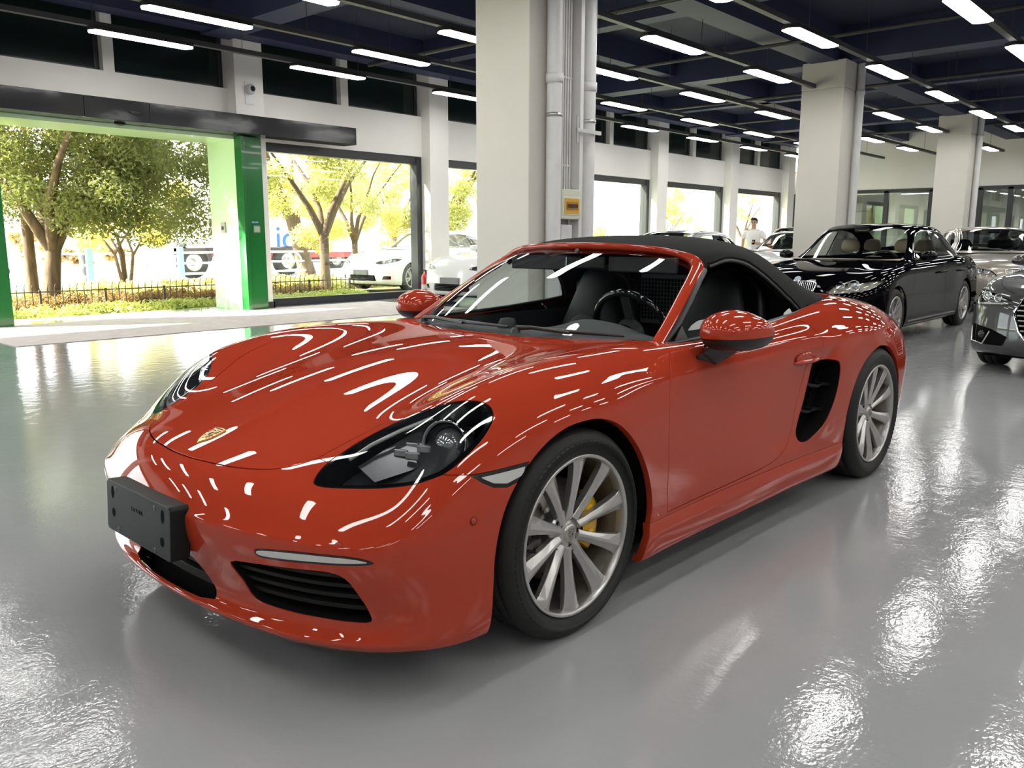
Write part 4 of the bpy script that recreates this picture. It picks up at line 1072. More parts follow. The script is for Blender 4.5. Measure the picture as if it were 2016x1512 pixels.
        MB().tube([S_ @ Vector(p) for p in ((.395,.64,.735),(.47,.585,.70),(.55,.555,.668),(.62,.545,.637))], .006, 8).build('light_guide', M_LAMPW, hl)
        MB().grid([[tuple(S_ @ Vector(p)) for p in r] for r in (((.40,.60,.70),(.50,.57,.655),(.60,.555,.615)),((.43,.72,.64),(.52,.68,.61),(.60,.63,.585)))]).build('reflector', mat('reflector_grey',(.16,.16,.17),.22,.7), hl)
        # side marker
        mk = panel('side_marker', offset(mark, .001), M_TRIM, car, .01, sd)
        mi, _ = cut(offset(mark, -.0012), region(MK, (.25,.95,.1), smooth=0, shrink=.011), 0., 2)
        panel('marker_lens', mi, M_LAMPW, mk, .004, sd)
        # daytime light
        dl = panel('day_light', offset(drl, .001), M_GLOSSB, car, .02, sd)
        di, _ = cut(offset(drl, -.001), region(DR, (.8,.6,.05), smooth=4, shrink=.0062), 0., 1)
        panel('light_strip', di, M_LAMPW, dl, .004, sd)
        # front intake with slats
        gr = panel('intake_backing', offset(intake, .07), M_MATTEB, car, 0, sd)
        lip(intake, region(IN, (.85,.5,.05), shrink=.0025), gr, .075, sd, 'intake_wall')
        for z0 in (.285,.317,.349,.379):
            k, _ = cut(intake, lambda V: np.abs(V[:,2]-z0)-.0055, 0., 3, .012)
            if len(k.V): panel('slat', offset(k, .018), mat('grille_black',(.007,.007,.007),.45,spec=.3), gr, .035, sd)
        # side intake
        sb = panel('side_intake_duct', offset(si, .10), M_MATTEB, car, 0, sd)
        lip(si, region(SI, (0,1,0), shrink=.0022), sb, .10, sd, 'duct_lip')
        for z0 in (.46,.58):
            k, _ = cut(si, lambda V: np.abs(V[:,2]-z0-.12*(V[:,0]+1.8))-.006, 0., 3, .012)
            panel('slat', offset(k, .045), mat('grille_black',(.007,.007,.007),.45,spec=.3), sb, .05, sd)
        # mirror
        build_mirror(car, sg)
        # door handle
        hd_ = [[(-1.575,.826,.688),(-1.575,.836,.690),(-1.575,.836,.704),(-1.575,.826,.704)],
               [(-1.61,.832,.684),(-1.61,.856,.688),(-1.61,.856,.708),(-1.61,.832,.712)],
               [(-1.70,.838,.684),(-1.70,.872,.690),(-1.70,.872,.710),(-1.70,.838,.714)],
               [(-1.77,.842,.688),(-1.77,.872,.694),(-1.77,.870,.712),(-1.77,.842,.716)],
               [(-1.80,.842,.694),(-1.80,.856,.698),(-1.80,.856,.708),(-1.80,.842,.710)]]
        blob_obj('door_handle', hd_, RED_S, dr, 3, S_)
        MB().lathe([(0,.004),(.04,.003),(.055,-.004)], 24, S_ @ Matrix.Translation((-1.675,.842,.716)) @ Matrix.Rotation(-pi/2,4,'X') @ Matrix.Diagonal((1.75,.42,.6,1))).build('handle_cup', RED_S, dr)
        # wheel arch liner
        for (X, R, w0) in ((.01,.40,.52),(-2.45,.43,.50)):
            MB().lathe([(R,w0),(R,.865)], 40, S_ @ Matrix.Translation((X,0,.31)) @ Matrix.Rotation(-pi/2,4,'X'), a0=pi, a1=2*pi).lathe([(0.0,w0),(R,w0)], 40, S_ @ Matrix.Translation((X,0,.31)) @ Matrix.Rotation(-pi/2,4,'X'), a0=pi, a1=2*pi).build('arch_liner', M_MATTEB, car)
        # parking sensors
        for P, n in (((.775,.703,.470),(.8,.6,.05)),((.465,.8775,.499),(.2,.98,.05))):
            MB().lathe([(0,.002),(.0085,.002),(.0095,.0005)], 20, S_ @ Matrix.Translation(P) @ Vector(n).to_track_quat('Z','Y').to_matrix().to_4x4()).build('parking_sensor', RED_S, car)
            MB().lathe([(.0095,.0012),(.0108,.0012)], 20, S_ @ Matrix.Translation(P) @ Vector(n).to_track_quat('Z','Y').to_matrix().to_4x4()).build('sensor_gap', M_MATTEB, car)
    cb = panel('centre_intake_backing', offset(cintake, .06), M_MATTEB, car, 0, 'both')
    lip(cintake, region(CI, (1,0,0), smooth=0, shrink=.0025), cb, .075, 'both', 'intake_wall')
    k, _ = cut(cintake, lambda V: np.abs(V[:,2]-.262)-.012, 0., 2, .03); panel('lower_lip_bar', offset(k, .018), M_TRIM, cb, .03, 'both')
    k, _ = cut(cintake, lambda V: np.abs(V[:,2]-.30)-.022, 0., 2, .03); panel('radiator_flap', offset(k, .034), mat('dark_flap',(.02,.02,.02),.5), cb, .01, 'both')
    # underside
    MB().box((-3.25,-.74,.13),(.48,.74,.16)).build('undertray', M_MATTEB, car)
    # number plate carrier
    pl = empty('plate_carrier', (.972,-.012,.425)); pl.parent = car; pl.rotation_euler = (0, radians(-3), 0)
    M_PL = mat('plate_black_plastic', (.010,.0105,.0115), .5, spec=.25, bump=.05, bscale=300)
    MB().prism([(y_,z_) for y_,z_ in ((-.208,-.080),(.208,-.080),(.218,-.070),(.218,.070),(.208,.080),(-.208,.080),(-.218,.070),(-.218,-.070))], -.045, .012, Matrix(((0,0,1,0),(1,0,0,0),(0,1,0,0),(0,0,0,1)))).build('plate', M_PL, pl, .004)
    for yy, zz, a, b in ((-.170,.045,.011,.020),(-.165,-.018,.012,.014),(.170,.045,.011,.020),(.165,-.03,.012,.014)):
        MB().lathe([(0,.0),(1,.0)], 20, Matrix.Translation((.0125,yy,zz)) @ Matrix.Rotation(pi/2,4,'Y') @ Matrix.Diagonal((b,a,1,1))).build('slot', M_MATTEB, pl)
    for yy, zz in ((-.15,.058),(.12,.058),(-.13,-.066),(.12,-.066)):
        MB().lathe([(.004,.0),(.008,.0006),(.0085,0)], 16, Matrix.Translation((.0122,yy,zz)) @ Matrix.Rotation(pi/2,4,'Y')).build('screw_ring', M_TRIM, pl)
    text_mesh('embossed_letters', 'T A Y I E R', .017, M_MATTEB, pl, Matrix.Translation((.0124,.0,.022)) @ Matrix.Rotation(pi/2,4,'Z') @ Matrix.Rotation(pi/2,4,'X'), .0004)
    # bonnet crest
    cx0 = .745; 
    MV = hood.V; 
    def fit(co):
        d = np.abs(MV[:,1]-abs(co.y)) + np.abs(MV[:,0]-co.x); i = int(np.argmin(d)); p = MV[i]; n = hood.N[i]
        zz = p[2] - (n[0]*(co.x-p[0]))/n[2] + co.z
        return Vector((co.x, co.y, zz))
    crest(bh, Matrix.Translation((cx0,0,.0008)) @ Matrix.Rotation(pi/2,4,'Z'), .034, fit=fit)
    # wheels and brakes
    for sg in (1,-1):
        wheel(car, (0, sg*.762, .331), sg, .333, .235, spin=radians(14))
        wheel(car, (-2.475, sg*.762, .343), sg, .346, .275, spin=radians(20))
        brakes(car, (0, sg*.755, .331), sg, .165, radians(0 if sg > 0 else 180)+pi)
        brakes(car, (-2.475, sg*.755, .343), sg, .155, radians(180 if sg > 0 else 0))
    greenhouse(car)
    return car
def build_mirror(car, sg):
    S_ = Matrix.Diagonal((1,sg,1,1)); e = empty('door_mirror'); e.parent = car
    def loop(yc, x0, x1, z0, z1): return [(x0,yc,z0),(x1,yc,z0),(x1,yc,z1),(x0,yc,z1)]
    L = [loop(.782,-.94,-.835,.868,.93),loop(.812,-.99,-.755,.822,.972),loop(.895,-1.02,-.725,.816,1.000),loop(.970,-1.035,-.765,.826,.968),loop(1.008,-1.04,-.875,.848,.925)]
    S, Q = blob(L, 4)
    s = Surf(S, vnormals(S, Q), Q)
    if (s.N * (s.V - s.V.mean(0))).sum() < 0: s = Surf(S, -s.N, Q[:, ::-1])
    top, low = cut(s, lambda V: -(V[:,2] - .882 - .02*(V[:,1]-.9)), .0006, 2, .02)
    for nm, q, m in (('mirror_shell', top, RED_S), ('mirror_lower', offset(low, .002), M_TRIM)):
        me = surf_mesh(nm, q, .004, None if sg > 0 else 'y'); me.materials.append(m); link(nm, me, e)
    A = [[(-.77,.785,.80),(-.90,.79,.755),(-.90,.806,.765),(-.77,.806,.83)],[(-.77,.80,.80),(-.905,.80,.75),(-.905,.835,.765),(-.77,.83,.83)],
         [(-.79,.825,.825),(-.945,.845,.79),(-.95,.865,.812),(-.79,.85,.85)],[(-.81,.845,.855),(-.985,.90,.822),(-.985,.92,.85),(-.81,.87,.88)],[(-.83,.86,.885),(-1.0,.93,.86),(-1.0,.95,.875),(-.83,.89,.90)]]
    blob_obj('mirror_foot', A, M_TRIM, e, 2, S_)
    blob_obj('mirror_arm', [[(-.83,.79,.83),(-.87,.79,.825),(-.87,.80,.85),(-.83,.80,.855)],[(-.835,.81,.845),(-.875,.81,.84),(-.875,.82,.865),(-.835,.82,.87)],[(-.845,.83,.865),(-.885,.835,.86),(-.885,.845,.885),(-.845,.84,.89)]], M_TRIM, e, 2, S_)
    MB().grid([[tuple(S_ @ Vector(p)) for p in r] for r in (((-.992,.825,.875),(-.997,.90,.872),(-1.006,.975,.885)),((-.986,.825,.945),(-.992,.90,.958),(-1.0,.97,.935)))]).build('mirror_glass', M_CHROME, e)
def greenhouse(car):
    # soft top
    R = [[(-1.085,0,1.212),(-1.095,.19,1.211),(-1.125,.37,1.199),(-1.175,.50,1.173),(-1.205,.572,1.128),(-1.205,.65,.99),(-1.205,.715,.868)],
         [(-1.28,0,1.243),(-1.28,.2,1.241),(-1.29,.385,1.228),(-1.30,.520,1.196),(-1.31,.592,1.148),(-1.31,.66,1.0),(-1.31,.722,.872)],
         [(-1.52,0,1.260),(-1.52,.2,1.257),(-1.52,.39,1.238),(-1.52,.525,1.196),(-1.52,.597,1.140),(-1.53,.665,1.0),(-1.53,.724,.88)],
         [(-1.78,0,1.253),(-1.78,.2,1.248),(-1.78,.39,1.222),(-1.77,.522,1.168),(-1.75,.602,1.088),(-1.75,.672,.985),(-1.75,.724,.89)],
         [(-2.02,0,1.218),(-2.02,.2,1.210),(-2.02,.38,1.176),(-2.00,.520,1.105),(-1.96,.615,1.030),(-1.94,.680,.960),(-1.93,.722,.900)],
         [(-2.26,0,1.142),(-2.26,.2,1.132),(-2.26,.37,1.092),(-2.22,.515,1.030),(-2.15,.625,.985),(-2.12,.680,.948),(-2.10,.706,.916)],
         [(-2.47,0,1.045),(-2.46,.2,1.037),(-2.45,.36,1.010),(-2.38,.500,.985),(-2.30,.610,.965),(-2.26,.655,.948),(-2.235,.684,.928)],
         [(-2.64,0,.958),(-2.62,.2,.957),(-2.58,.36,.955),(-2.50,.490,.952),(-2.40,.590,.948),(-2.34,.635,.942),(-2.31,.664,.936)]]
    s = grid_surf(R, 4)
    WIN = [(-1.0,1.02),(-1.10,1.075),(-1.165,1.098),(-1.226,1.126),(-1.354,1.150),(-1.494,1.136),(-1.600,1.098),(-1.690,1.048),(-1.770,.985),(-1.835,.920),(-1.868,.862),(-1.87,.78),(-1.0,.78)]
    fw = region2(WIN, (0,2), lambda V: V[:,1] > .4, 4)
    _, top = cut(s, fw, 0., 3)
    tp = panel('soft_top', top, M_FABRIC, car, .02, 'both')
    for sd in (None, 'y'):   # rolled seam round the window arch
        pts = []
        for x, z in spline(np.array(WIN[3:11]), 5, closed=False):
            d = np.abs(s.V[:,0]-x) + np.abs(s.V[:,2]-z) + (s.V[:,1] < .4)*9; i = int(np.argmin(d)); pts.append((x, (s.V[i,1]+.002)*(1 if sd is None else -1), z))
        MB().tube(pts, .008, 8).build('window_seal', M_TRIM, tp)
        pts2 = [(x-.018 if k > 8 else x, y_-.004*(1 if sd is None else -1), z+.016) for k, (x, y_, z) in enumerate(pts)]
        MB().tube(pts2, .0045, 6).build('top_piping', M_FABRIC, tp)
    # rear window inset
    rw = [(-2.10,-.3),(-2.10,.30),(-2.14,.36),(-2.40,.34),(-2.44,.28),(-2.44,-.3)]
    r_in, _ = cut(offset(s, -.002), region2(rw, (0,1), lambda V: V[:,2] > 1.0), 0., 2); panel('rear_window', r_in, M_GLOSSB, tp, .003, 'both')
    # windscreen
    base = [(-.425,0,.868),(-.44,.2,.868),(-.495,.40,.864),(-.59,.57,.856),(-.70,.662,.846)]
    topr = [(-1.085,0,1.198),(-1.095,.17,1.197),(-1.12,.33,1.189),(-1.155,.45,1.172),(-1.195,.535,1.140)]
    rows = []
    for k in range(6):
        t = k/5; row = []
        for a, b in zip(base, topr):
            a = np.array(a); b = np.array(b); p = a*(1-t)+b*t + np.array([.5,0,.85])*.028*4*t*(1-t); row.append(tuple(p))
        rows.append(row)
    ws = grid_surf(rows, 3); panel('windscreen', ws, M_WSCREEN, car, .0, 'both')
    # screen frame: swept pillar and header
    path = [(-.655,.700,.834),(-.80,.668,.916),(-.95,.631,1.004),(-1.08,.598,1.080),(-1.150,.574,1.122),(-1.180,.545,1.150),(-1.172,.497,1.172),(-1.140,.40,1.194),(-1.115,.28,1.204),(-1.095,.14,1.210),(-1.088,0,1.212)]
    full = [(x,y,z) for x,y,z in path] + [(x,-y,z) for x,y,z in path[-2::-1]]
    P = spline(np.array(full), 6, closed=False); m = MB(); V = []; F = []
    n = len(P); prof = [(-.026,-.012),(-.024,.006),(-.010,.0145),(.010,.0145),(.026,.005),(.028,-.010),(.0,-.018)]
    k = len(prof)
    for i in range(n):
        t = P[min(i+1,n-1)]-P[max(i-1,0)]; t /= np.linalg.norm(t)
        y0 = P[i][1]; wide = min(1, abs(y0)/.5)
        out = np.array([.45*(1-wide)+.62*wide*.8, np.sign(y0)*.72*wide, .75]); out -= t*(out@t); out /= np.linalg.norm(out)
        sd = np.cross(t, out); sc = .52+.68*wide if abs(y0) > .3 else .62
        sc = .42 + .66*smooth01((abs(y0)-.45)/.12)
        for a, b in prof: V.append(tuple(P[i] + sd*a*sc + out*b))
    for i in range(n-1):
        for j in range(k): F.append((i*k+j,i*k+(j+1)%k,(i+1)*k+(j+1)%k,(i+1)*k+j))
    F.append(tuple(range(k))); F.append(tuple((n-1)*k+j for j in range(k))[::-1])
    S_, Q_ = V, F
    MB().add(V, F, True).build('windscreen_frame', RED_S, car)
    sh = [(-.70,.705,.845),(-.83,.690,.921),(-.97,.655,1.002),(-1.10,.617,1.076),(-1.175,.594,1.112)]
    for sg in (1,-1):
        MB().tube([(x,sg*y,z) for x,y,z in sh], .0135, 10).build('pillar_seal', M_TRIM, car)
        # side window
        g = []
        for i in range(61):
            x = -.66-1.25*i/60; g.append([(x, sg*(.735-.46*(z-.845)-.05*(z-.845)**2), z) for z in np.linspace(.835,1.16,25)])
        V_ = np.array([p for r in g for p in r]); mm = 25
        Q = np.array([(i*mm+j,(i+1)*mm+j,(i+1)*mm+j+1,i*mm+j+1) for i in range(60) for j in range(24)])
        N_ = vnormals(V_, Q); sf = Surf(V_, N_, Q)
        WG = [(-.70,.838),(-.72,.855),(-.97,1.0),(-1.10,1.078),(-1.175,1.115)]+WIN[3:12]
        gl, _ = cut(sf, region2(WG, (0,2)), 0., 2)
        panel('side_window', gl, M_SIDEGL, car, 0, None)
        tri = [(-.72,.848),(-.83,.915),(-.84,.845)]
        MB().add([(x,sg*(.7375-.46*(z-.845)),z) for x,z in tri],[(0,1,2)]).build('mirror_triangle', mat('dark_grey_trim',(.035,.036,.038),.5), car)
        bl = [(-.70,.736,.846),(-.85,.742,.853),(-1.1,.744,.858),(-1.4,.742,.869),(-1.7,.738,.889),(-1.88,.733,.905)]
        MB().tube([(x,sg*(y-.010),z+.004) for x,y,z in bl], .0105, 8).build('waist_seal', M_TRIM, car)
        MB().tube([(x,sg*(y+.0),z+.005) for x,y,z in bl[2:]], .0045, 6).build('waist_trim', mat('dull_alu',(.32,.31,.29),.4,.8), car)
    # cowl and wipers
    cw = [[(-.385,0,.862),(-.40,.2,.862),(-.455,.40,.862),(-.55,.575,.858),(-.655,.665,.848)],[(-.47,0,.876),(-.485,.2,.876),(-.54,.40,.872),(-.63,.57,.862),(-.74,.665,.85)]]
    panel('cowl', grid_surf([cw[0], [tuple((np.array(a)+np.array(b))/2+[0,0,-.004]) for a,b in zip(*cw)], cw[1]], 2), M_TRIM, car, .01, 'both')
    for sg_, pv, tip in ((1,(-.435,.20,.888),(-.60,.60,.884)),(-1,(-.52,-.44,.882),(-.455,.14,.897))):
        w = empty('wiper', (0,0,0)); w.parent = car
        a, b = Vector(pv), Vector(tip); mid = a*.45+b*.55+Vector((.03,0,.004))
        MB().lathe([(0,.02),(.016,.018),(.02,0)], 16, Matrix.Translation(a-Vector((0,0,.008)))).build('pivot', M_TRIM, w)
        MB().tube([a+Vector((0,0,.01)), a*.7+mid*.3+Vector((0,0,.014)), mid], [.010,.008,.006], 8).build('arm', M_TRIM, w)
        MB().tube([mid*1.0+(a-mid)*.55+Vector((-.035,0,.006)), mid+Vector((-.01,0,.004)), b], [.006,.008,.005], 8).build('blade', M_TRIM, w)
    # cabin
    MB().box((-2.15,-.70,.18),(-.35,.70,.22)).box((-.42,-.68,.2),(-.36,.68,.80)).box((-2.02,-.71,.2),(-1.96,.71,.93)).box((-2.0,-.60,.9),(-1.97,.60,1.04)).build('cabin_floor', M_MATTEB, car)
    for sg in (1,-1):
        MB().grid([[(x, sg*.69, .22),(x,sg*.665,.55),(x,sg*.685,.78),(x,sg*.705,.846)] for x in np.linspace(-.5,-1.95,8)]).build('door_card', M_LEATHER, car)
    prof = [(-.43,.858),(-.55,.872),(-.68,.872),(-.80,.852),(-.87,.81),(-.885,.74),(-.84,.64),(-.80,.50)]
    rows = []
    for y in np.linspace(-.68,.68,29):
        h = .055*math.exp(-((y-.37)/.15)**2)
        rows.append([(x - .10*smooth01((abs(y)-.3)/.5)*(k < 4) - (.02 if k < 2 else 0)*0, y, z - .012*smooth01((abs(y)-.4)/.3) + h*(1 if 2 <= k <= 4 else (.35 if k == 1 else 0))) for k,(x,z) in enumerate(prof)])
    MB().grid(rows).build('dashboard', M_GREYTRIM, car)
    MB().lathe([(0,.05),(.03,.045),(.042,.02),(.045,0)], 24, Matrix.Translation((-.60,0,.865))).build('dash_clock', M_LEATHER, car)
    st = empty('steering_wheel', (-.985,.37,.855)); st.parent = car; st.rotation_euler = (0, radians(-66), 0)
    MB().tube([(.182*cos(a),.182*sin(a),0) for a in np.linspace(0,2*pi,40,endpoint=False)], .0155, 10, closed=True).build('wheel_rim', M_GLOSSB, st)
    MB().lathe([(0,.02),(.05,.015),(.065,-.01),(.06,-.05)], 24).build('wheel_hub', M_LEATHER, st)
    for a in (0, pi*.5+pi*.5, pi*1.5-pi*.0):
        MB().box((.05,-.018,-.008),(.178,.018,.006), Matrix.Rotation(a+pi/2*0,4,'Z')).build('spoke', M_LEATHER, st, .003)
    MB().tube([(-.97,.37,.84),(-.80,.37,.78)], .035, 12).build('steering_column', M_LEATHER, car)
    for sg in (1,-1):
        se = empty('seat', (-1.42, sg*.37, .30)); se.parent = car
        def L(x0,x1,z0,z1,w): return [(x0,-w,z0),(x1,-w,z1),(x1,w,z1),(x0,w,z0)]
        blob_obj('seat_base', [[(.30,-.21,-.05),(.30,.21,-.05),(.30,.21,.10),(.30,-.21,.10)],[(.22,-.24,-.06),(.22,.24,-.06),(.22,.24,.14),(.22,-.24,.14)],[(-.10,-.24,-.08),(-.10,.24,-.08),(-.10,.24,.10),(-.10,-.24,.10)],[(-.22,-.22,-.08),(-.22,.22,-.08),(-.22,.22,.06),(-.22,-.22,.06)]], M_LEATHER, se, 3)
        blob_obj('seat_back', [[(-.08,-.20,.02),(-.20,-.20,.0),(-.20,.20,.0),(-.08,.20,.02)],[(-.09,-.26,.16),(-.24,-.25,.14),(-.24,.25,.14),(-.09,.26,.16)],[(-.16,-.25,.42),(-.30,-.24,.40),(-.30,.24,.40),(-.16,.25,.42)],[(-.21,-.17,.60),(-.33,-.16,.59),(-.33,.16,.59),(-.21,.17,.60)],[(-.23,-.13,.70),(-.35,-.12,.70),(-.35,.12,.70),(-.23,.13,.70)],[(-.26,-.10,.79),(-.36,-.10,.79),(-.36,.10,.79),(-.26,.10,.79)]], M_LEATHER, se, 3)
        blob_obj('seat_panel', [[(-.075,-.14,.12),(-.085,-.14,.12),(-.085,.14,.12),(-.075,.14,.12)],[(-.105,-.15,.30),(-.12,-.15,.30),(-.12,.15,.30),(-.105,.15,.30)],[(-.185,-.12,.56),(-.20,-.12,.56),(-.20,.12,.56),(-.185,.12,.56)]], M_GREYTRIM, se, 2)
        MB().tube([(-1.80,sg*.18,.72),(-1.79,sg*.19,.99),(-1.79,sg*.25,1.06),(-1.79,sg*.37,1.08),(-1.79,sg*.49,1.06),(-1.79,sg*.55,.99),(-1.80,sg*.56,.72)], .022, 10).build('roll_hoop', M_TRIM, car)
    wd = MB().box((-1.80,-.14,.80),(-1.795,.14,.82)).box((-1.80,-.14,1.04),(-1.795,.14,1.06))
    for k in range(15): wd.box((-1.80,-.14+.02*k-.002,.80),(-1.797,-.14+.02*k+.002,1.06))
    for k in range(12): wd.box((-1.80,-.14,.82+.02*k-.002),(-1.797,.14,.82+.02*k+.002))
    wd.build('wind_deflector', M_GREYTRIM, car)
    MB().box((-.86,-.13,.30),(-1.9,.13,.50)).build('centre_console', M_LEATHER, car, .04)
    MB().box((-1.12,-.115,1.105),(-1.135,.115,1.165), Matrix.Identity(4)).build('inner_mirror', M_GLOSSB, car, .01)
    MB().tube([(-1.06,0,1.19),(-1.12,0,1.15)], .012, 8).build('mirror_stem', M_TRIM, car)
    for sg in (1,-1): MB().box((-1.14,sg*.12,1.165),(-1.16,sg*.48,1.095)).build('sun_visor', M_LEATHER, car, .006)
build_sports_car()
# ================= the other cars =================
def saloon_cage():
    def side(x, y0, z0, w=0.):
        return [(x,y0,z0),(x,y0+.075+w*.5,z0-.055),(x,.895+w,z0-.17),(x,.905+w,.62),(x,.915+w,.42),(x,.895+w,.20),(x,.83,.165)]
    front = [(0,.0),(.23,-.012),(.46,-.05),(.66,-.135)]
    col_ = []
    for y, dx in front:
        yy = [y*1.0,y*1.02,y*1.035,y*1.04,y*1.04,y*1.03,y*.98]
        xs = [.735,.80,.835,.85,.855,.84,.78]; zs = [.80,.725,.61,.49,.37,.235,.185]
        col_.append([(xs[k]+dx*(1 if k else 1.05), yy[k], zs[k]) for k in range(7)])
    col_.append([(.50,.755,.82),(.545,.80,.735),(.575,.83,.615),(.59,.84,.49),(.595,.845,.37),(.58,.835,.22),(.54,.78,.17)])
    col_.append([(.37,.775,.858),(.39,.845,.785),(.40,.888,.68),(.405,.903,.55),(.405,.905,.40),(.395,.89,.20),(.385,.83,.165)])
    col_.append(side(.20,.785,.885,.01)); col_.append(side(0,.79,.905,.012)); col_.append(side(-.30,.79,.93,.004)); col_.append(side(-.60,.785,.952))
    for x, z in ((-1.0,.965),(-1.5,.975),(-2.0,.985),(-2.45,.995)): col_.append(side(x,.78,z,-.004))
    col_.append(side(-2.72,.778,1.003,.006)); col_.append(side(-2.968,.775,1.008,.012)); col_.append(side(-3.25,.765,1.008,.004))
    c17 = side(-3.55,.745,1.0,-.02); col_.append(c17)
    col_.append([(-3.82,.68,.985),(-3.87,.755,.93),(-3.90,.80,.80),(-3.91,.81,.62),(-3.90,.81,.42),(-3.86,.79,.25),(-3.80,.74,.2)])
    for y, dx in ((.48,-.10),(.32,-.14),(.16,-.16),(0,-.165)):
        col_.append([(-3.84+dx,y,1.0),(-3.89+dx,y*1.05,.945),(-3.92+dx,y*1.08,.81),(-3.93+dx,y*1.08,.63),(-3.92+dx,y*1.08,.43),(-3.88+dx,y*1.06,.26),(-3.80+dx,y,.21)])
    H = {}
    xs = {1:.40,2:.22,3:0,4:-.29,5:-.58,6:-1.0,7:-1.5,8:-2.0,9:-2.45,10:-2.72,11:-2.968,12:-3.25,13:-3.55}
    zc = {1:.862,2:.905,3:.938,4:.965,5:.985,6:1.0,7:1.01,8:1.02,9:1.03,10:1.04,11:1.045,12:1.045,13:1.035}
    for i, x in xs.items():
        zs = col_[4+i][0][2]; zk = zc[i]
        fx = .20 if i == 1 else (.10 if i == 2 else 0.)
        H[i] = [(x+fx*.45,.60,zs*.45+zk*.55-.006),(x+fx*.75,.42,zs*.15+zk*.85),(x+fx*.95,.21,zk),(x+fx,0,zk)]
    return col_, H
SAL = {}
def saloon_parts():
    if SAL: return SAL
    s = body_surface(*saloon_cage(), level=3)
    cock = [(-.50,-.2),(-.50,0),(-.53,.3),(-.60,.55),(-.70,.68),(-.82,.755),(-1.5,.765),(-2.6,.765),(-3.0,.74),(-3.25,.66),(-3.38,.5),(-3.42,.2),(-3.42,-.2)]
    _, s = cut(s, region2(cock, (0,1), lambda V: V[:,2] > .85), 0., 2)
    t = np.linspace(0, 2*pi, 40, endpoint=False)
    for X in (0,-2.968):
        _, s = cut(s, region2(np.stack([X+.372*np.cos(t), .33+.368*np.sin(t)], 1), (0,2), lambda V: V[:,1] > .5), 0., 2)
        _, s = cut(s, region2([(X-.37,.33),(X+.37,.33),(X+.36,-.2),(X-.36,-.2)], (0,2), lambda V: V[:,1] > .5), 0., 2)
    SAL['body'] = s
    R = [[(-.50,0,1.0),(-.525,.3,.998),(-.60,.53,.99),(-.69,.665,.982),(-.76,.735,.975),(-.84,.775,.962)],
         [(-.94,0,1.238),(-.955,.3,1.234),(-.995,.515,1.214),(-1.05,.612,1.17),(-1.06,.695,1.07),(-1.06,.778,.966)],
         [(-1.36,0,1.428),(-1.37,.3,1.423),(-1.40,.495,1.402),(-1.44,.580,1.358),(-1.45,.675,1.17),(-1.45,.778,.972)],
         [(-1.95,0,1.464),(-1.95,.3,1.459),(-1.95,.515,1.436),(-1.95,.602,1.384),(-1.95,.688,1.18),(-1.95,.776,.982)],
         [(-2.55,0,1.445),(-2.55,.3,1.440),(-2.55,.51,1.414),(-2.55,.596,1.360),(-2.55,.686,1.17),(-2.55,.773,.996)],
         [(-3.02,0,1.31),(-3.02,.3,1.305),(-3.0,.50,1.28),(-2.97,.585,1.235),(-2.95,.680,1.12),(-2.93,.768,1.004)],
         [(-3.42,0,1.075),(-3.41,.3,1.07),(-3.36,.48,1.06),(-3.30,.57,1.05),(-3.22,.66,1.03),(-3.15,.745,1.0)]]
    g = grid_surf(R, 3)
    WS = [(-.55,-.3,1.02),(-.55,0,1.02),(-.58,.3,1.018),(-.68,.55,1.01),(-.80,.69,1.02),(-.95,.667,1.11),(-1.10,.632,1.195),(-1.25,.585,1.29),(-1.345,.53,1.362),(-1.345,.3,1.40),(-1.335,0,1.41),(-1.335,-.3,1.41)]
    ws, g = cut(g, region(WS, (.55,0,.83), depth=.3, smooth=0), 0., 2)
    WN = [(-1.06,.995),(-1.17,1.10),(-1.33,1.235),(-1.50,1.325),(-1.70,1.355),(-2.1,1.365),(-2.5,1.335),(-2.75,1.27),(-2.95,1.16),(-3.08,1.06),(-3.05,1.03),(-2.9,1.02),(-2.3,1.012),(-1.6,1.004)]
    sw, g = cut(g, region2(WN, (0,2), lambda V: V[:,1] > .55), 0., 2)
    RW = [(-2.72,-.3),(-2.72,.38),(-2.80,.47),(-3.2,.47),(-3.30,.42),(-3.34,-.3)]
    rw, g = cut(g, region2(RW, (0,1), lambda V: V[:,2] > 1.05), 0., 2)
    a, b = cut(sw, lambda V: V[:,0] + 1.98, .025, 2)      # rear door glass behind the pillar
    SAL.update(roof=g, ws=ws, rw=rw, sw1=b, sw0=a, WN=WN, full=sw)
    return SAL
FASCIA = {
 'kidney': dict(lamp=[(.355,.625),(.36,.645),(.42,.705),(.47,.728),(.65,.762),(.80,.788),(.87,.785),(.88,.765),(.845,.71),(.79,.672),(.70,.648),(.55,.628),(.42,.615)], low=[(-.3,.25),(.50,.25),(.56,.30),(.50,.385),(-.3,.385)], fog=[(.62,.30),(.80,.30),(.80,.40),(.66,.42)]),
 'hex': dict(lamp=[(.46,.655),(.47,.70),(.62,.745),(.80,.785),(.875,.775),(.86,.69),(.83,.63),(.70,.635),(.56,.645)], low=[(-.3,.30),(.26,.30),(.37,.42),(.42,.60),(.36,.74),(-.3,.74)], fog=[(.50,.27),(.46,.36),(.62,.42),(.84,.46),(.86,.27)]),
 'plain': dict(lamp=[(.42,.67),(.46,.71),(.62,.745),(.80,.785),(.875,.775),(.86,.72),(.74,.675),(.56,.65)], low=[(-.3,.26),(.46,.26),(.42,.40),(-.3,.40)], fog=[(.60,.30),(.80,.30),(.80,.38),(.64,.38)])}
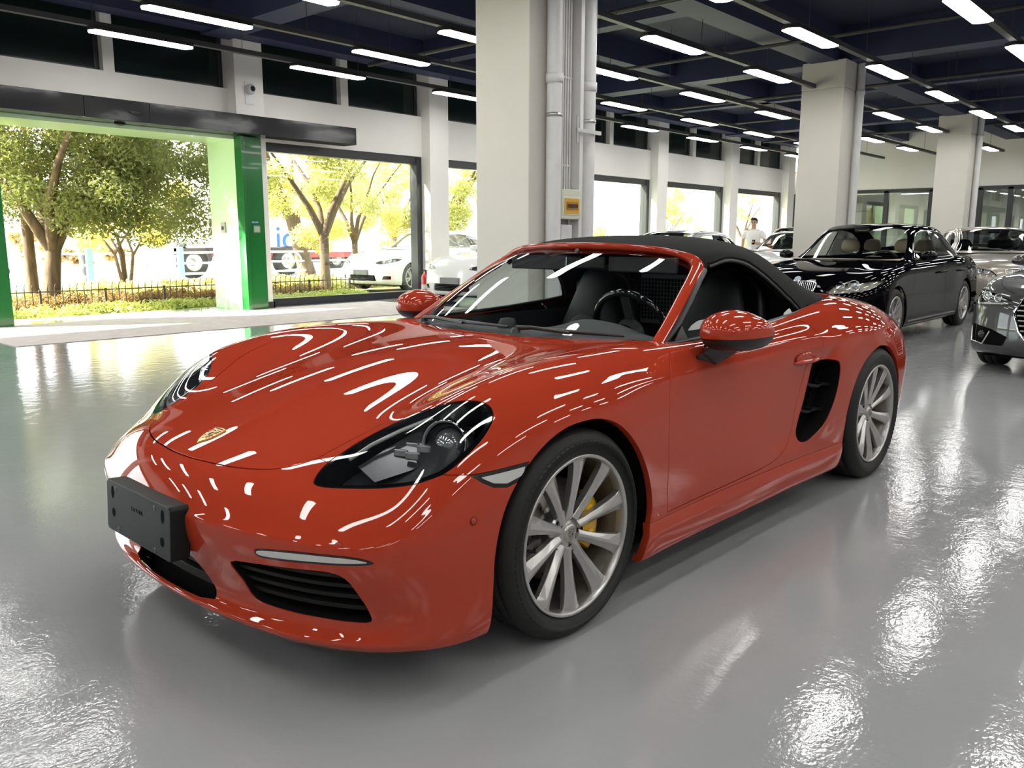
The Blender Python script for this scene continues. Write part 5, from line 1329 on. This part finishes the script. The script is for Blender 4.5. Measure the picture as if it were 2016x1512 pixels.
def saloon_panels(style):
    S = saloon_parts()
    if style in SAL: return SAL[style]
    f = FASCIA[style]; s = S['body']; front = lambda V: V[:,0] > .2
    lamp, s = cut(s, region2(f['lamp'], (1,2), front), .002, 3)
    low, s = cut(s, region2(f['low'], (1,2), front), 0., 2)
    fog, s = cut(s, region2(f['fog'], (1,2), front), 0., 2)
    HD = [(.80,-.3),(.80,0),(.78,.3),(.72,.47),(.60,.60),(.40,.68),(.0,.715),(-.4,.735),(-.64,.74),(-.58,.5),(-.5,.2),(-.49,-.3)]
    hood, s = cut(s, region2(HD, (0,1), lambda V: V[:,2] > .76, 3), .002, 2)
    D1 = [(-.62,.3),(-.60,.6),(-.68,.85),(-.80,1.1),(-1.96,1.1),(-1.97,.6),(-1.95,.29)]
    D2 = [(-1.97,.29),(-1.99,.6),(-1.98,1.1),(-2.93,1.1),(-2.86,.82),(-2.62,.62),(-2.56,.45),(-2.54,.30)]
    d1, s = cut(s, region2(D1, (0,2), lambda V: V[:,1] > .5), .002, 2); d2, s = cut(s, region2(D2, (0,2), lambda V: V[:,1] > .5), .002, 2)
    BP = [(1.3,-.3),(1.3,.80),(.62,.80),(.55,.66),(.33,.60),(.33,-.3)]
    bp, s = cut(s, region2(BP, (0,2)), .0015, 2)
    SAL[style] = (lamp, low, fog, hood, d1, d2, bp, s)
    return SAL[style]
M_LAMPGL = glass_mat('car_lamp_glass', (.93,.94,.93), 1.2)
def saloon(name, label, paint, loc, yaw, style='kidney', scale=(1,1,1), seats=None, tint=(.72,.76,.75), slat_h=False, detail=True):
    S = saloon_parts(); car = empty(name, (loc[0],loc[1],0), yaw); tag(car, label, 'car'); sc = np.array(scale)
    # wheels keep their radius: height scale acts on the body only
    def sx(s):
        N = s.N / sc; N /= np.linalg.norm(N, axis=1)[:,None]
        V = s.V * sc; V[:,2] = s.V[:,2] + np.clip(s.V[:,2]-.5, 0, 9)*(sc[2]-1)
        return Surf(V, N, s.Q, s.P, s.B)
    lamp, low, fog, hood, d1, d2, bp, s = saloon_panels(style)
    gm = glass_mat('car_glass_%d' % int(tint[0]*100), tint, 1.0)
    panel('bonnet', sx(hood), paint, car, .012, 'both'); panel('front_bumper', sx(bp), paint, car, .02, 'both'); panel('body_shell', sx(s), paint, car, .015, 'both')
    panel('roof', sx(S['roof']), paint, car, .012, 'both'); panel('windscreen', sx(S['ws']), gm, car, 0, 'both'); panel('rear_window', sx(S['rw']), gm, car, 0, 'both')
    lo = panel('lower_grille', sx(offset(low, .03)), M_MATTEB, car, 0, 'both')
    def P(x, y, z): return Vector((x*sc[0], y*sc[1], z+max(z-.5,0)*(sc[2]-1)))
    SV = s.V; bodyV = np.concatenate([bp.V, low.V, lamp.V, fog.V, hood.V])
    def onx(y, z, out=.0):
        d = (np.abs(bodyV[:,1]-abs(y)) + np.abs(bodyV[:,2]-z)) + (bodyV[:,0] < .2)*9; i = np.argsort(d)[:3]
        return P(float(bodyV[i,0].mean())+out, y, z)
    for sd in (None, 'y'):
        sg = 1 if sd is None else -1
        a = panel('front_door', sx(d1), paint, car, .012, sd); b = panel('rear_door', sx(d2), paint, car, .012, sd)
        for dd, xx in ((a,-1.78),(b,-2.72)):
            MB().tube([P(xx+.12,sg*.908,.815), P(xx+.08,sg*.935,.82), P(xx-.08,sg*.935,.825), P(xx-.12,sg*.908,.825)], .014, 8).build('door_handle', paint, dd)
        panel('front_side_window', sx(S['sw1']), gm, car, 0, sd); panel('rear_side_window', sx(S['sw0']), glass_mat('car_glass_dark', (.22,.23,.23), 1.0), car, 0, sd)
        full = S['full']
        pts = []
        for x, z in spline(np.array(S['WN']), 3):
            d = np.abs(full.V[:,0]-x)+np.abs(full.V[:,2]-z); pts.append(P(x, sg*(full.V[int(np.argmin(d)),1]+.004), z))
        MB().tube(pts, .007, 6, closed=True).build('window_trim', M_CHROME, car)
        bx = [P(x, sg*(.685+.0*x), z) for x, z in ((-1.955,1.365),(-2.005,1.365),(-2.005,1.0),(-1.955,1.0))]
        yb = [.613,.613,.772,.772]; MB().add([tuple(P(x, sg*y, z)) for (x,z),y in zip(((-1.95,1.366),(-2.01,1.366),(-2.01,1.005),(-1.95,1.005)), yb)], [(0,1,2,3)]).build('door_pillar', M_GLOSSB, car)
        # headlamp
        hl = empty('headlamp'); hl.parent = car
        panel('lens', sx(offset(lamp, .001)), M_LAMPGL, hl, 0, sd)
        panel('housing', sx(offset(lamp, .05)), mat('lamp_bowl_'+style, (.32,.31,.28) if style == 'kidney' else (.10,.10,.11), .3, .5), hl, 0, sd)
        zz = .69 if style == 'kidney' else .70
        for yy, r in ((.49,.046),(.62,.056)) if style == 'kidney' else ((.60,.034),(.72,.038)):
            c = onx(yy*1, zz+ (.012 if style=='kidney' else .0)+(yy-.5)*.09, -.055); c.y *= sg
            q = Matrix.Translation(c) @ Vector((.86,.5*sg*(yy),.1)).to_track_quat('Z','Y').to_matrix().to_4x4()
            MB().lathe([(r*.8,.0),(r,.03),(r*1.08,.034),(r*1.1,.02)], 24, q).build('lamp_ring', M_CHROME, hl)
            MB().lathe([(0,.02),(r*.5,.016),(r*.8,.0)], 20, q).build('projector', mat('projector_glass',(.55,.58,.60),.05,.7,coat=1.), hl)
        if style == 'hex':
            for pa in ([(.50,.665),(.66,.655),(.82,.645),(.845,.70)],[(.52,.695),(.68,.725),(.84,.755)]):
                MB().tube([Vector((q.x,q.y*sg,q.z)) for q in (onx(y,z,-.02) for y,z in pa)], .008, 8).build('light_guide', M_LAMPW, hl)
        # fog recess
        fg = panel('corner_intake', sx(offset(fog, .04)), M_MATTEB, car, 0, sd)
        if style == 'hex':
            MB().tube([Vector((q.x,q.y*sg,q.z)) for q in (onx(y,z,.004) for y,z in ((.83,.43),(.835,.285),(.70,.275),(.635,.40)))], .009, 6).build('chrome_bracket', M_CHROME, fg)
        c = onx(.72,.36,-.02); c.y *= sg
        MB().lathe([(0,.02),(.03,.015),(.036,0)], 16, Matrix.Translation(c) @ Matrix.Rotation(pi/2,4,'Y')).build('fog_lamp', M_GLOSSB, fg)
        # mirror
        mi = empty('door_mirror'); mi.parent = car
        def lp(y,x0,x1,z0,z1): return [P(x0,sg*y,z0),P(x1,sg*y,z0),P(x1,sg*y,z1),P(x0,sg*y,z1)]
        blob_obj('mirror_shell', [lp(.84,-1.0,-.93,1.0,1.06),lp(.88,-1.04,-.86,.97,1.10),lp(.98,-1.05,-.87,.975,1.105),lp(1.05,-1.05,-.93,.99,1.07)], paint, mi, 3)
        blob_obj('mirror_foot', [lp(.76,-1.02,-.93,.965,.99),lp(.82,-1.02,-.93,.97,1.0),lp(.88,-1.0,-.93,.985,1.02)], M_TRIM, mi, 2)
        # sill strip
        MB().box(tuple(P(-2.5,sg*.90,.235)), tuple(P(-.45,sg*.918,.25))).build('sill_strip', mat('dull_alu',(.32,.31,.29),.4,.8), car)
        for X in (0,-2.968):
            Xs = X*sc[0]
            MB().lathe([(.39,.52),(.39,.86*sc[1])], 24, Matrix.Diagonal((1,sg,1,1)) @ Matrix.Translation((Xs,0,.33)) @ Matrix.Rotation(-pi/2,4,'X'), a0=pi, a1=2*pi).lathe([(0,.52),(.39,.52)], 24, Matrix.Diagonal((1,sg,1,1)) @ Matrix.Translation((Xs,0,.33)) @ Matrix.Rotation(-pi/2,4,'X'), a0=pi, a1=2*pi).build('arch_liner', M_MATTEB, car)
            if detail: plain_wheel(car, (Xs, sg*(.795*sc[1]), .332), sg)
            else: plain_wheel(car, (Xs, sg*(.795*sc[1]), .332), sg)
    # grille
    if style == 'kidney':
        for sg in (1,-1):
            k = empty('kidney_grille'); k.parent = car
            o = [(.025,.60),(.022,.735),(.05,.752),(.20,.745),(.235,.72),(.215,.635),(.17,.588),(.06,.585)]
            MB().tube([Vector((q.x,q.y*sg,q.z)) for q in (onx(y,z,.014) for y,z in spline(np.array(o),4))], .010, 8, closed=True).build('chrome_surround', M_CHROME, k)
            MB().add([tuple(Vector((q.x,q.y*sg,q.z))) for q in (onx(y,z,.004) for y,z in o)], [tuple(range(8))]).build('backing', M_MATTEB, k)
            for i in range(8):
                y = .042+.0225*i; MB().tube([Vector((q.x,q.y*sg,q.z)) for q in (onx(y,.60+.02*(i > 5),.014), onx(y+.004,.74,.014))], .0045, 6).build('slat', M_CHROME, k)
        q = onx(0,.775,.012); MB().lathe([(0,.006),(.034,.004),(.041,0)], 28, Matrix.Translation(q) @ Vector((.75,0,.65)).to_track_quat('Z','Y').to_matrix().to_4x4()).build('bonnet_badge', mat('roundel',(.35,.42,.5),.3), car)
    elif style == 'hex':
        k = empty('radiator_grille'); k.parent = car
        o = [(.26,.30),(.37,.42),(.425,.60),(.36,.745)]; o2 = o + [(-y,z) for y,z in o[::-1]]
        MB().tube([onx(y,z,.006) for y,z in o2], .012, 8, closed=True).build('chrome_surround', M_CHROME, k)
        for i in range(9):
            z = .335+.046*i; w = np.interp(z, [.30,.42,.60,.745], [.26,.37,.425,.36])-.02
            MB().tube([onx(y,z,.0) for y in np.linspace(-w,w,7)], .0085, 6).build('slat', mat('dull_alu',(.32,.31,.29),.4,.8), k)
        MB().box((-.01,-.22,-.055),(.012,.22,.055), Matrix.Translation(onx(0,.50,.02))).build('plate_holder', M_TRIM, k, .004)
    else:
        MB().box((-.02,-.23,-.06),(.012,.23,.06), Matrix.Translation(onx(0,.46,.02))).build('plate_holder', mat('grey_plate',(.22,.22,.23),.4), car, .004)
        for i in range(4): MB().tube([onx(y,.285+.03*i,.0) for y in np.linspace(-.40,.40,7)], .007, 6).build('slat', M_TRIM, lo)
    # cabin
    sm = seats or M_LEATHER
    MB().box(tuple(P(-3.1,-.72,.2)), tuple(P(-.45,.72,.25))).box(tuple(P(-3.2,-.70,.2)), tuple(P(-3.1,.70,1.0))).build('cabin_floor', M_MATTEB, car)
    pr = [(-.55,.985),(-.75,1.0),(-.95,.985),(-1.03,.92),(-1.0,.6)]
    MB().grid([[tuple(P(x,y,z+.035*math.exp(-((y-.36)/.16)**2)*(k in (1,2)))) for k,(x,z) in enumerate(pr)] for y in np.linspace(-.73,.73,15)]).build('dashboard', sm if seats else M_GREYTRIM, car)
    for sg in (1,-1):
        for X in (-1.55,-2.45):
            e = empty('seat', tuple(P(X,sg*.37,.42))); e.parent = car
            blob_obj('seat_base', [[(.28,-.23,-.05),(.28,.23,-.05),(.28,.23,.10),(.28,-.23,.10)],[(0,-.25,-.06),(0,.25,-.06),(0,.25,.12),(0,-.25,.12)],[(-.22,-.25,-.06),(-.22,.25,-.06),(-.22,.25,.10),(-.22,-.25,.10)]], sm, e, 2)
            blob_obj('seat_back', [[(-.10,-.22,.05),(-.24,-.22,.05),(-.24,.22,.05),(-.10,.22,.05)],[(-.13,-.26,.25),(-.28,-.25,.25),(-.28,.25,.25),(-.13,.26,.25)],[(-.22,-.22,.60),(-.34,-.22,.60),(-.34,.22,.60),(-.22,.22,.60)]], sm, e, 2)
            blob_obj('headrest', [[(-.24,-.13,.64),(-.34,-.13,.64),(-.34,.13,.64),(-.24,.13,.64)],[(-.23,-.15,.72),(-.35,-.15,.72),(-.35,.15,.72),(-.23,.15,.72)],[(-.25,-.12,.84),(-.34,-.12,.84),(-.34,.12,.84),(-.25,.12,.84)]], sm, e, 2)
    st = empty('steering_wheel', tuple(P(-1.12,.37,.93))); st.parent = car; st.rotation_euler = (0, radians(-65), 0)
    MB().tube([(.18*cos(a),.18*sin(a),0) for a in np.linspace(0,2*pi,28,endpoint=False)], .015, 8, closed=True).build('wheel_rim', M_LEATHER, st)
    MB().lathe([(0,.02),(.06,.01),(.07,-.02)], 16).build('wheel_hub', M_LEATHER, st)
    MB().box(tuple(P(-1.22,-.10,1.34)), tuple(P(-1.20,.10,1.395))).build('inner_mirror', M_GLOSSB, car, .008)
    MB().box(tuple(P(-3.6,-.75,.14)), tuple(P(.5,.75,.18))).build('undertray', M_MATTEB, car)
    return car
PW = {}
def plain_wheel(parent, loc, side):
    w = empty('wheel', loc); w.parent = parent; w.rotation_euler = (radians(-90 if side > 0 else 90), 0, 0)
    if not PW:
        h = .115; R = .33; r = .235
        PW['tyre'] = (MB().lathe([(r-.01,-h+.02),(r+.03,-h),(R-.04,-h),(R-.01,-h+.02),(R,-h+.035),(R,-.04),(R-.008,-.038),(R-.008,-.03),(R,-.028),(R,.028),(R-.008,.03),(R-.008,.038),(R,.04),(R,h-.035),(R-.01,h-.02),(R-.04,h),(r+.03,h),(r-.01,h-.02)], 56).mesh('tyre'), M_RUBBER)
        PW['rim'] = (MB().lathe([(r+.004,h-.012),(r+.002,h-.004),(r-.014,h-.006),(r-.024,h-.03),(r-.04,-h+.03)], 56).mesh('rim'), M_ALLOY)
        PW['hub'] = (MB().lathe([(0,h-.025),(.03,h-.026),(.06,h-.036),(.07,h-.06)], 28).mesh('hub'), M_ALLOY)
        PW['spoke'] = (MB().add([(.05,-.016,h-.06),(.05,-.016,h-.034),(.05,.016,h-.034),(.05,.016,h-.06),(.225,-.013,h-.04),(.225,-.013,h-.012),(.225,.013,h-.012),(.225,.013,h-.04)], [(0,1,5,4),(1,2,6,5),(2,3,7,6),(3,0,4,7)]).mesh('spoke'), M_ALLOY)
        PW['disc'] = (MB().lathe([(.15,-.01),(.15,.01),(0,.01)], 32).mesh('brake_disc'), M_DISC)
        for me, m in PW.values(): me.materials.append(m)
    for k in ('tyre','rim','hub','disc'): link(PW[k][0].name, PW[k][0], w)
    for i in range(10):
        o = link('spoke', PW['spoke'][0], w); o.rotation_euler = (0,0,2*pi*(i//2)/5 + (.17 if i % 2 else -.17) + .3)
    return w
P_BLACK = mat('black_paint', (.002,.002,.003), .4, coat=.6, coat_rough=.004, spec=.0); P_BLACK.node_tree.nodes['Principled BSDF'].inputs['Coat IOR'].default_value = 1.4
P_GREY = mat('grey_paint', (.028,.028,.03), .35, .3, coat=1., coat_rough=.01)
P_CHAMP = mat('champagne_paint', (.36,.33,.28), .35, .6, coat=1., coat_rough=.02)
P_SILVER = mat('silver_paint', (.55,.56,.58), .3, .7, coat=1., coat_rough=.02)
P_WHITE = mat('white_paint', (.80,.80,.80), .4, coat=1., coat_rough=.02)
P_DARK = mat('charcoal_paint', (.03,.03,.033), .4, coat=1., coat_rough=.02)
BEIGE = mat('beige_leather', (.40,.33,.24), .55, bump=.1, bscale=150)
saloon('saloon_car', 'glossy black saloon with beige seats right behind the red convertible', P_BLACK, (10.52,4.13), radians(179.6), 'kidney', seats=BEIGE, tint=(.82,.85,.83))
saloon('saloon_car', 'dark grey saloon with tall chrome-framed grille cut off by the picture edge', P_GREY, (9.40,1.13), radians(173.1), 'hex', scale=(.955,.99,.98), tint=(.5,.52,.52))
saloon('saloon_car', 'champagne saloon half hidden behind the black saloon', P_CHAMP, (16.9,3.35), radians(205), 'kidney', scale=(1,1,1.03), tint=(.45,.47,.48))
saloon('saloon_car', 'silver coupe of which only the roof shows over the red car', P_SILVER, (12.3,8.25), radians(181), 'plain', scale=(.93,.97,.94), tint=(.5,.52,.52))
saloon('saloon_car', 'white saloon facing us beside the man with the phone', P_WHITE, (17.75,8.35), radians(178), 'plain', scale=(.98,.97,.97), tint=(.8,.84,.82))
saloon('estate_car', 'dark tall car behind the man, parked near the last window', P_DARK, (23.3,10.7), radians(180), 'plain', scale=(1,1,1.16), tint=(.5,.52,.52))
saloon('saloon_car', 'white saloon inside the hall between the pier and the column', P_WHITE, (11.7,11.35), radians(184), 'plain', scale=(1,1,1.02), tint=(.75,.78,.77))
saloon('saloon_car', 'white saloon parked outside the wide window', P_WHITE, (13.0,15.75), radians(186), 'plain', scale=(.96,.97,.98), tint=(.75,.78,.77))
# ================= the man with the phone =================
def skin_mesh(name, verts, edges, radii, m, parent, root=0, sub=2):
    me = bpy.data.meshes.new(name); me.from_pydata(verts, edges, []); me.update()
    o = link(name, me, parent); me.materials.append(m)
    sk = o.modifiers.new('skin', 'SKIN'); sk.use_smooth_shade = True
    for i, r in enumerate(radii): me.skin_vertices[0].data[i].radius = r if hasattr(r, '__len__') else (r, r)
    me.skin_vertices[0].data[root].use_root = True
    ss = o.modifiers.new('smooth', 'SUBSURF'); ss.levels = sub; ss.render_levels = sub
    return o
def person(loc, yaw):
    p = empty('person', loc, yaw); tag(p, 'man in a white t-shirt looking up from the phone in his hand', 'person')
    SK = mat('skin', (.52,.31,.22), .55); TS = mat('white_cotton', (.78,.77,.75), .8, bump=.2, bscale=25); TR = mat('dark_trousers', (.03,.03,.04), .8); HR = mat('black_hair', (.015,.012,.010), .6)
    V = [(0,0,.95),(0,0,1.15),(.01,0,1.33),(0,0,1.47),(.015,0,1.54),(.03,0,1.61),(.035,0,1.68),(.02,0,1.74)]
    R = [(.10,.10),(.10,.09),(.10,.09),(.062,.06),(.056,.058),(.075,.088),(.082,.098),(.06,.07)]
    E = [(i,i+1) for i in range(7)]
    def chain(start, pts, rr):
        k = start
        for q, r in zip(pts, rr): V.append(q); R.append(r); E.append((k, len(V)-1)); k = len(V)-1
        return k
    for s in (1,-1):
        a = [(0,.12*s,1.44),(0,.20*s,1.42)]
        if s > 0: a += [(-.02,.27,1.28),(-.01,.30,1.14),(.10,.22,1.12),(.20,.14,1.13)]; h = (.26,.09,1.14)
        else: a += [(-.02,-.255,1.28),(-.03,-.27,1.14),(-.01,-.28,1.02),(.02,-.275,.90)]; h = (.03,-.27,.83)
        k = chain(3, a, [.055,.055,.048,.042,.040,.028]); k = chain(k, [h], [(.038,.022)])
        # fingers
        if s > 0:
            for i, (dy, dz) in enumerate(((-.02,.035),(-.03,.015),(-.03,-.005),(-.025,-.025))):
                chain(k, [(h[0]+.035,h[1]+dy-.01,h[2]+dz),(h[0]+.045,h[1]+dy-.045,h[2]+dz+.005),(h[0]+.03,h[1]+dy-.06,h[2]+dz+.008)], [.010,.009,.008])
            chain(k, [(h[0]+.0,h[1]-.02,h[2]+.045),(h[0]+.015,h[1]-.05,h[2]+.06)], [.011,.009])
        else:
            for i, dx in enumerate((.03,.01,-.01,-.03)):
                chain(k, [(h[0]+dx,h[1],h[2]-.05),(h[0]+dx+.005,h[1]+.008,h[2]-.085),(h[0]+dx+.005,h[1]+.018,h[2]-.105+.008*abs(i-1))], [.010,.009,.008])
            chain(k, [(h[0]+.045,h[1]+.015,h[2]-.01),(h[0]+.055,h[1]+.025,h[2]-.05)], [.011,.009])
    for s in (1,-1):
        chain(0, [(0,.10*s,.88),(.01,.105*s,.68),(.02,.11*s,.50),(0,.115*s,.30),(-.02,.12*s,.10),(.05,.13*s,.045),(.15,.145*s,.035)], [.105,.088,.062,.058,.040,.042,.034])
    skin_mesh('body', V, E, R, SK, p)
    # shirt and trousers over the body
    rings = [(.90,.175,.145,0),(1.0,.170,.140,0),(1.12,.172,.135,.005),(1.25,.190,.138,.01),(1.36,.208,.135,.01),(1.42,.205,.115,.005),(1.46,.165,.092,0),(1.485,.11,.078,0),(1.50,.078,.070,.005)]
    sh = MB().grid([[(cx+dx*cos(a), w*sin(a), z) for a in np.linspace(0,2*pi,25)] for z, w, dx, cx in rings])
    for s in (1,-1):
        e = Vector((-.02,.268,1.26)) if s > 0 else Vector((-.022,-.258,1.26))
        sh.tube([(0,.13*s,1.42),(0,.185*s,1.40),(-.01,(.185*s+e.y)/2+.01*s,1.345),tuple(e)], [.070,.082,.080,.074], 14)
    sh.build('t_shirt', TS, p)
    V3 = [(0,0,.96),(0,0,.90)]; R3 = [(.168,.14),(.16,.135)]; E3 = [(0,1)]
    for s in (1,-1):
        for k, (q, r) in enumerate((((0,.10*s,.84),.115),((.012,.105*s,.66),.10),((.02,.11*s,.48),.08),((0,.116*s,.28),.072),((-.015,.12*s,.09),.068))):
            V3.append(q); R3.append(r); E3.append(((1 if k == 0 else len(V3)-2), len(V3)-1))
    skin_mesh('trousers', V3, E3, R3, TR, p)
    for s in (1,-1):
        blob_obj('shoe', [[(-.07,.085*s,0),(-.07,.155*s,0),(-.07,.15*s,.09),(-.07,.09*s,.09)],[(.05,.08*s,0),(.05,.17*s,0),(.05,.165*s,.085),(.05,.095*s,.085)],[(.20,.10*s,0),(.20,.185*s,0),(.20,.18*s,.05),(.20,.11*s,.05)]], HR, p, 2)
    # hair cap, ears, face
    S_, Q_ = blob([[(-.075,-.07,1.60),(-.075,.07,1.60),(-.075,.07,1.66),(-.075,-.07,1.66)],[(-.09,-.095,1.62),(-.09,.095,1.62),(-.085,.09,1.78),(-.085,-.09,1.78)],[(.02,-.105,1.70),(.02,.105,1.70),(.02,.095,1.81),(.02,-.095,1.81)],[(.13,-.08,1.725),(.13,.08,1.725),(.12,.075,1.80),(.12,-.075,1.80)]], 3)
    MB().add(S_.tolist(), Q_.tolist(), True).build('hair', HR, p)
    for s in (1,-1):
        blob_obj('ear', [[(.0,.086*s,1.61),(.03,.086*s,1.61),(.03,.086*s,1.67),(.0,.086*s,1.67)],[(-.01,.108*s,1.62),(.02,.104*s,1.62),(.02,.104*s,1.665),(-.01,.108*s,1.668)]], SK, p, 2)
        MB().lathe([(0,.004),(.009,.002),(.013,-.004)], 12, Matrix.Translation((.125,.034*s,1.662)) @ Matrix.Rotation(pi/2,4,'Y')).build('eye', HR, p)
        MB().tube([(.127,.015*s,1.682),(.131,.034*s,1.687),(.122,.055*s,1.682)], .005, 6).build('eyebrow', HR, p)
    blob_obj('nose', [[(.115,-.010,1.67),(.115,.010,1.67),(.130,.006,1.67),(.130,-.006,1.67)],[(.115,-.016,1.625),(.115,.016,1.625),(.155,.010,1.625),(.155,-.010,1.625)],[(.11,-.012,1.612),(.11,.012,1.612),(.14,.006,1.612),(.14,-.006,1.612)]], SK, p, 2)
    MB().tube([(.112,-.026,1.585),(.122,0,1.588),(.112,.026,1.585)], .006, 6).build('mouth', mat('lips',(.38,.15,.12),.5), p)
    ph = empty('phone', (0,0,0)); ph.parent = None
    o = MB().box((-.004,-.036,-.075),(.004,.036,.075), Matrix.Translation((.285,.055,1.165)) @ Matrix.Rotation(-.6,4,'Y')).build('mobile_phone', M_GLOSSB, None, .004)
    bpy.data.objects.remove(ph)
    o.location = loc; o.rotation_euler = (0,0,yaw); tag(o, 'black mobile phone held by the man in white', 'phone')
    return p
person((20.7,10.05,0), radians(196))
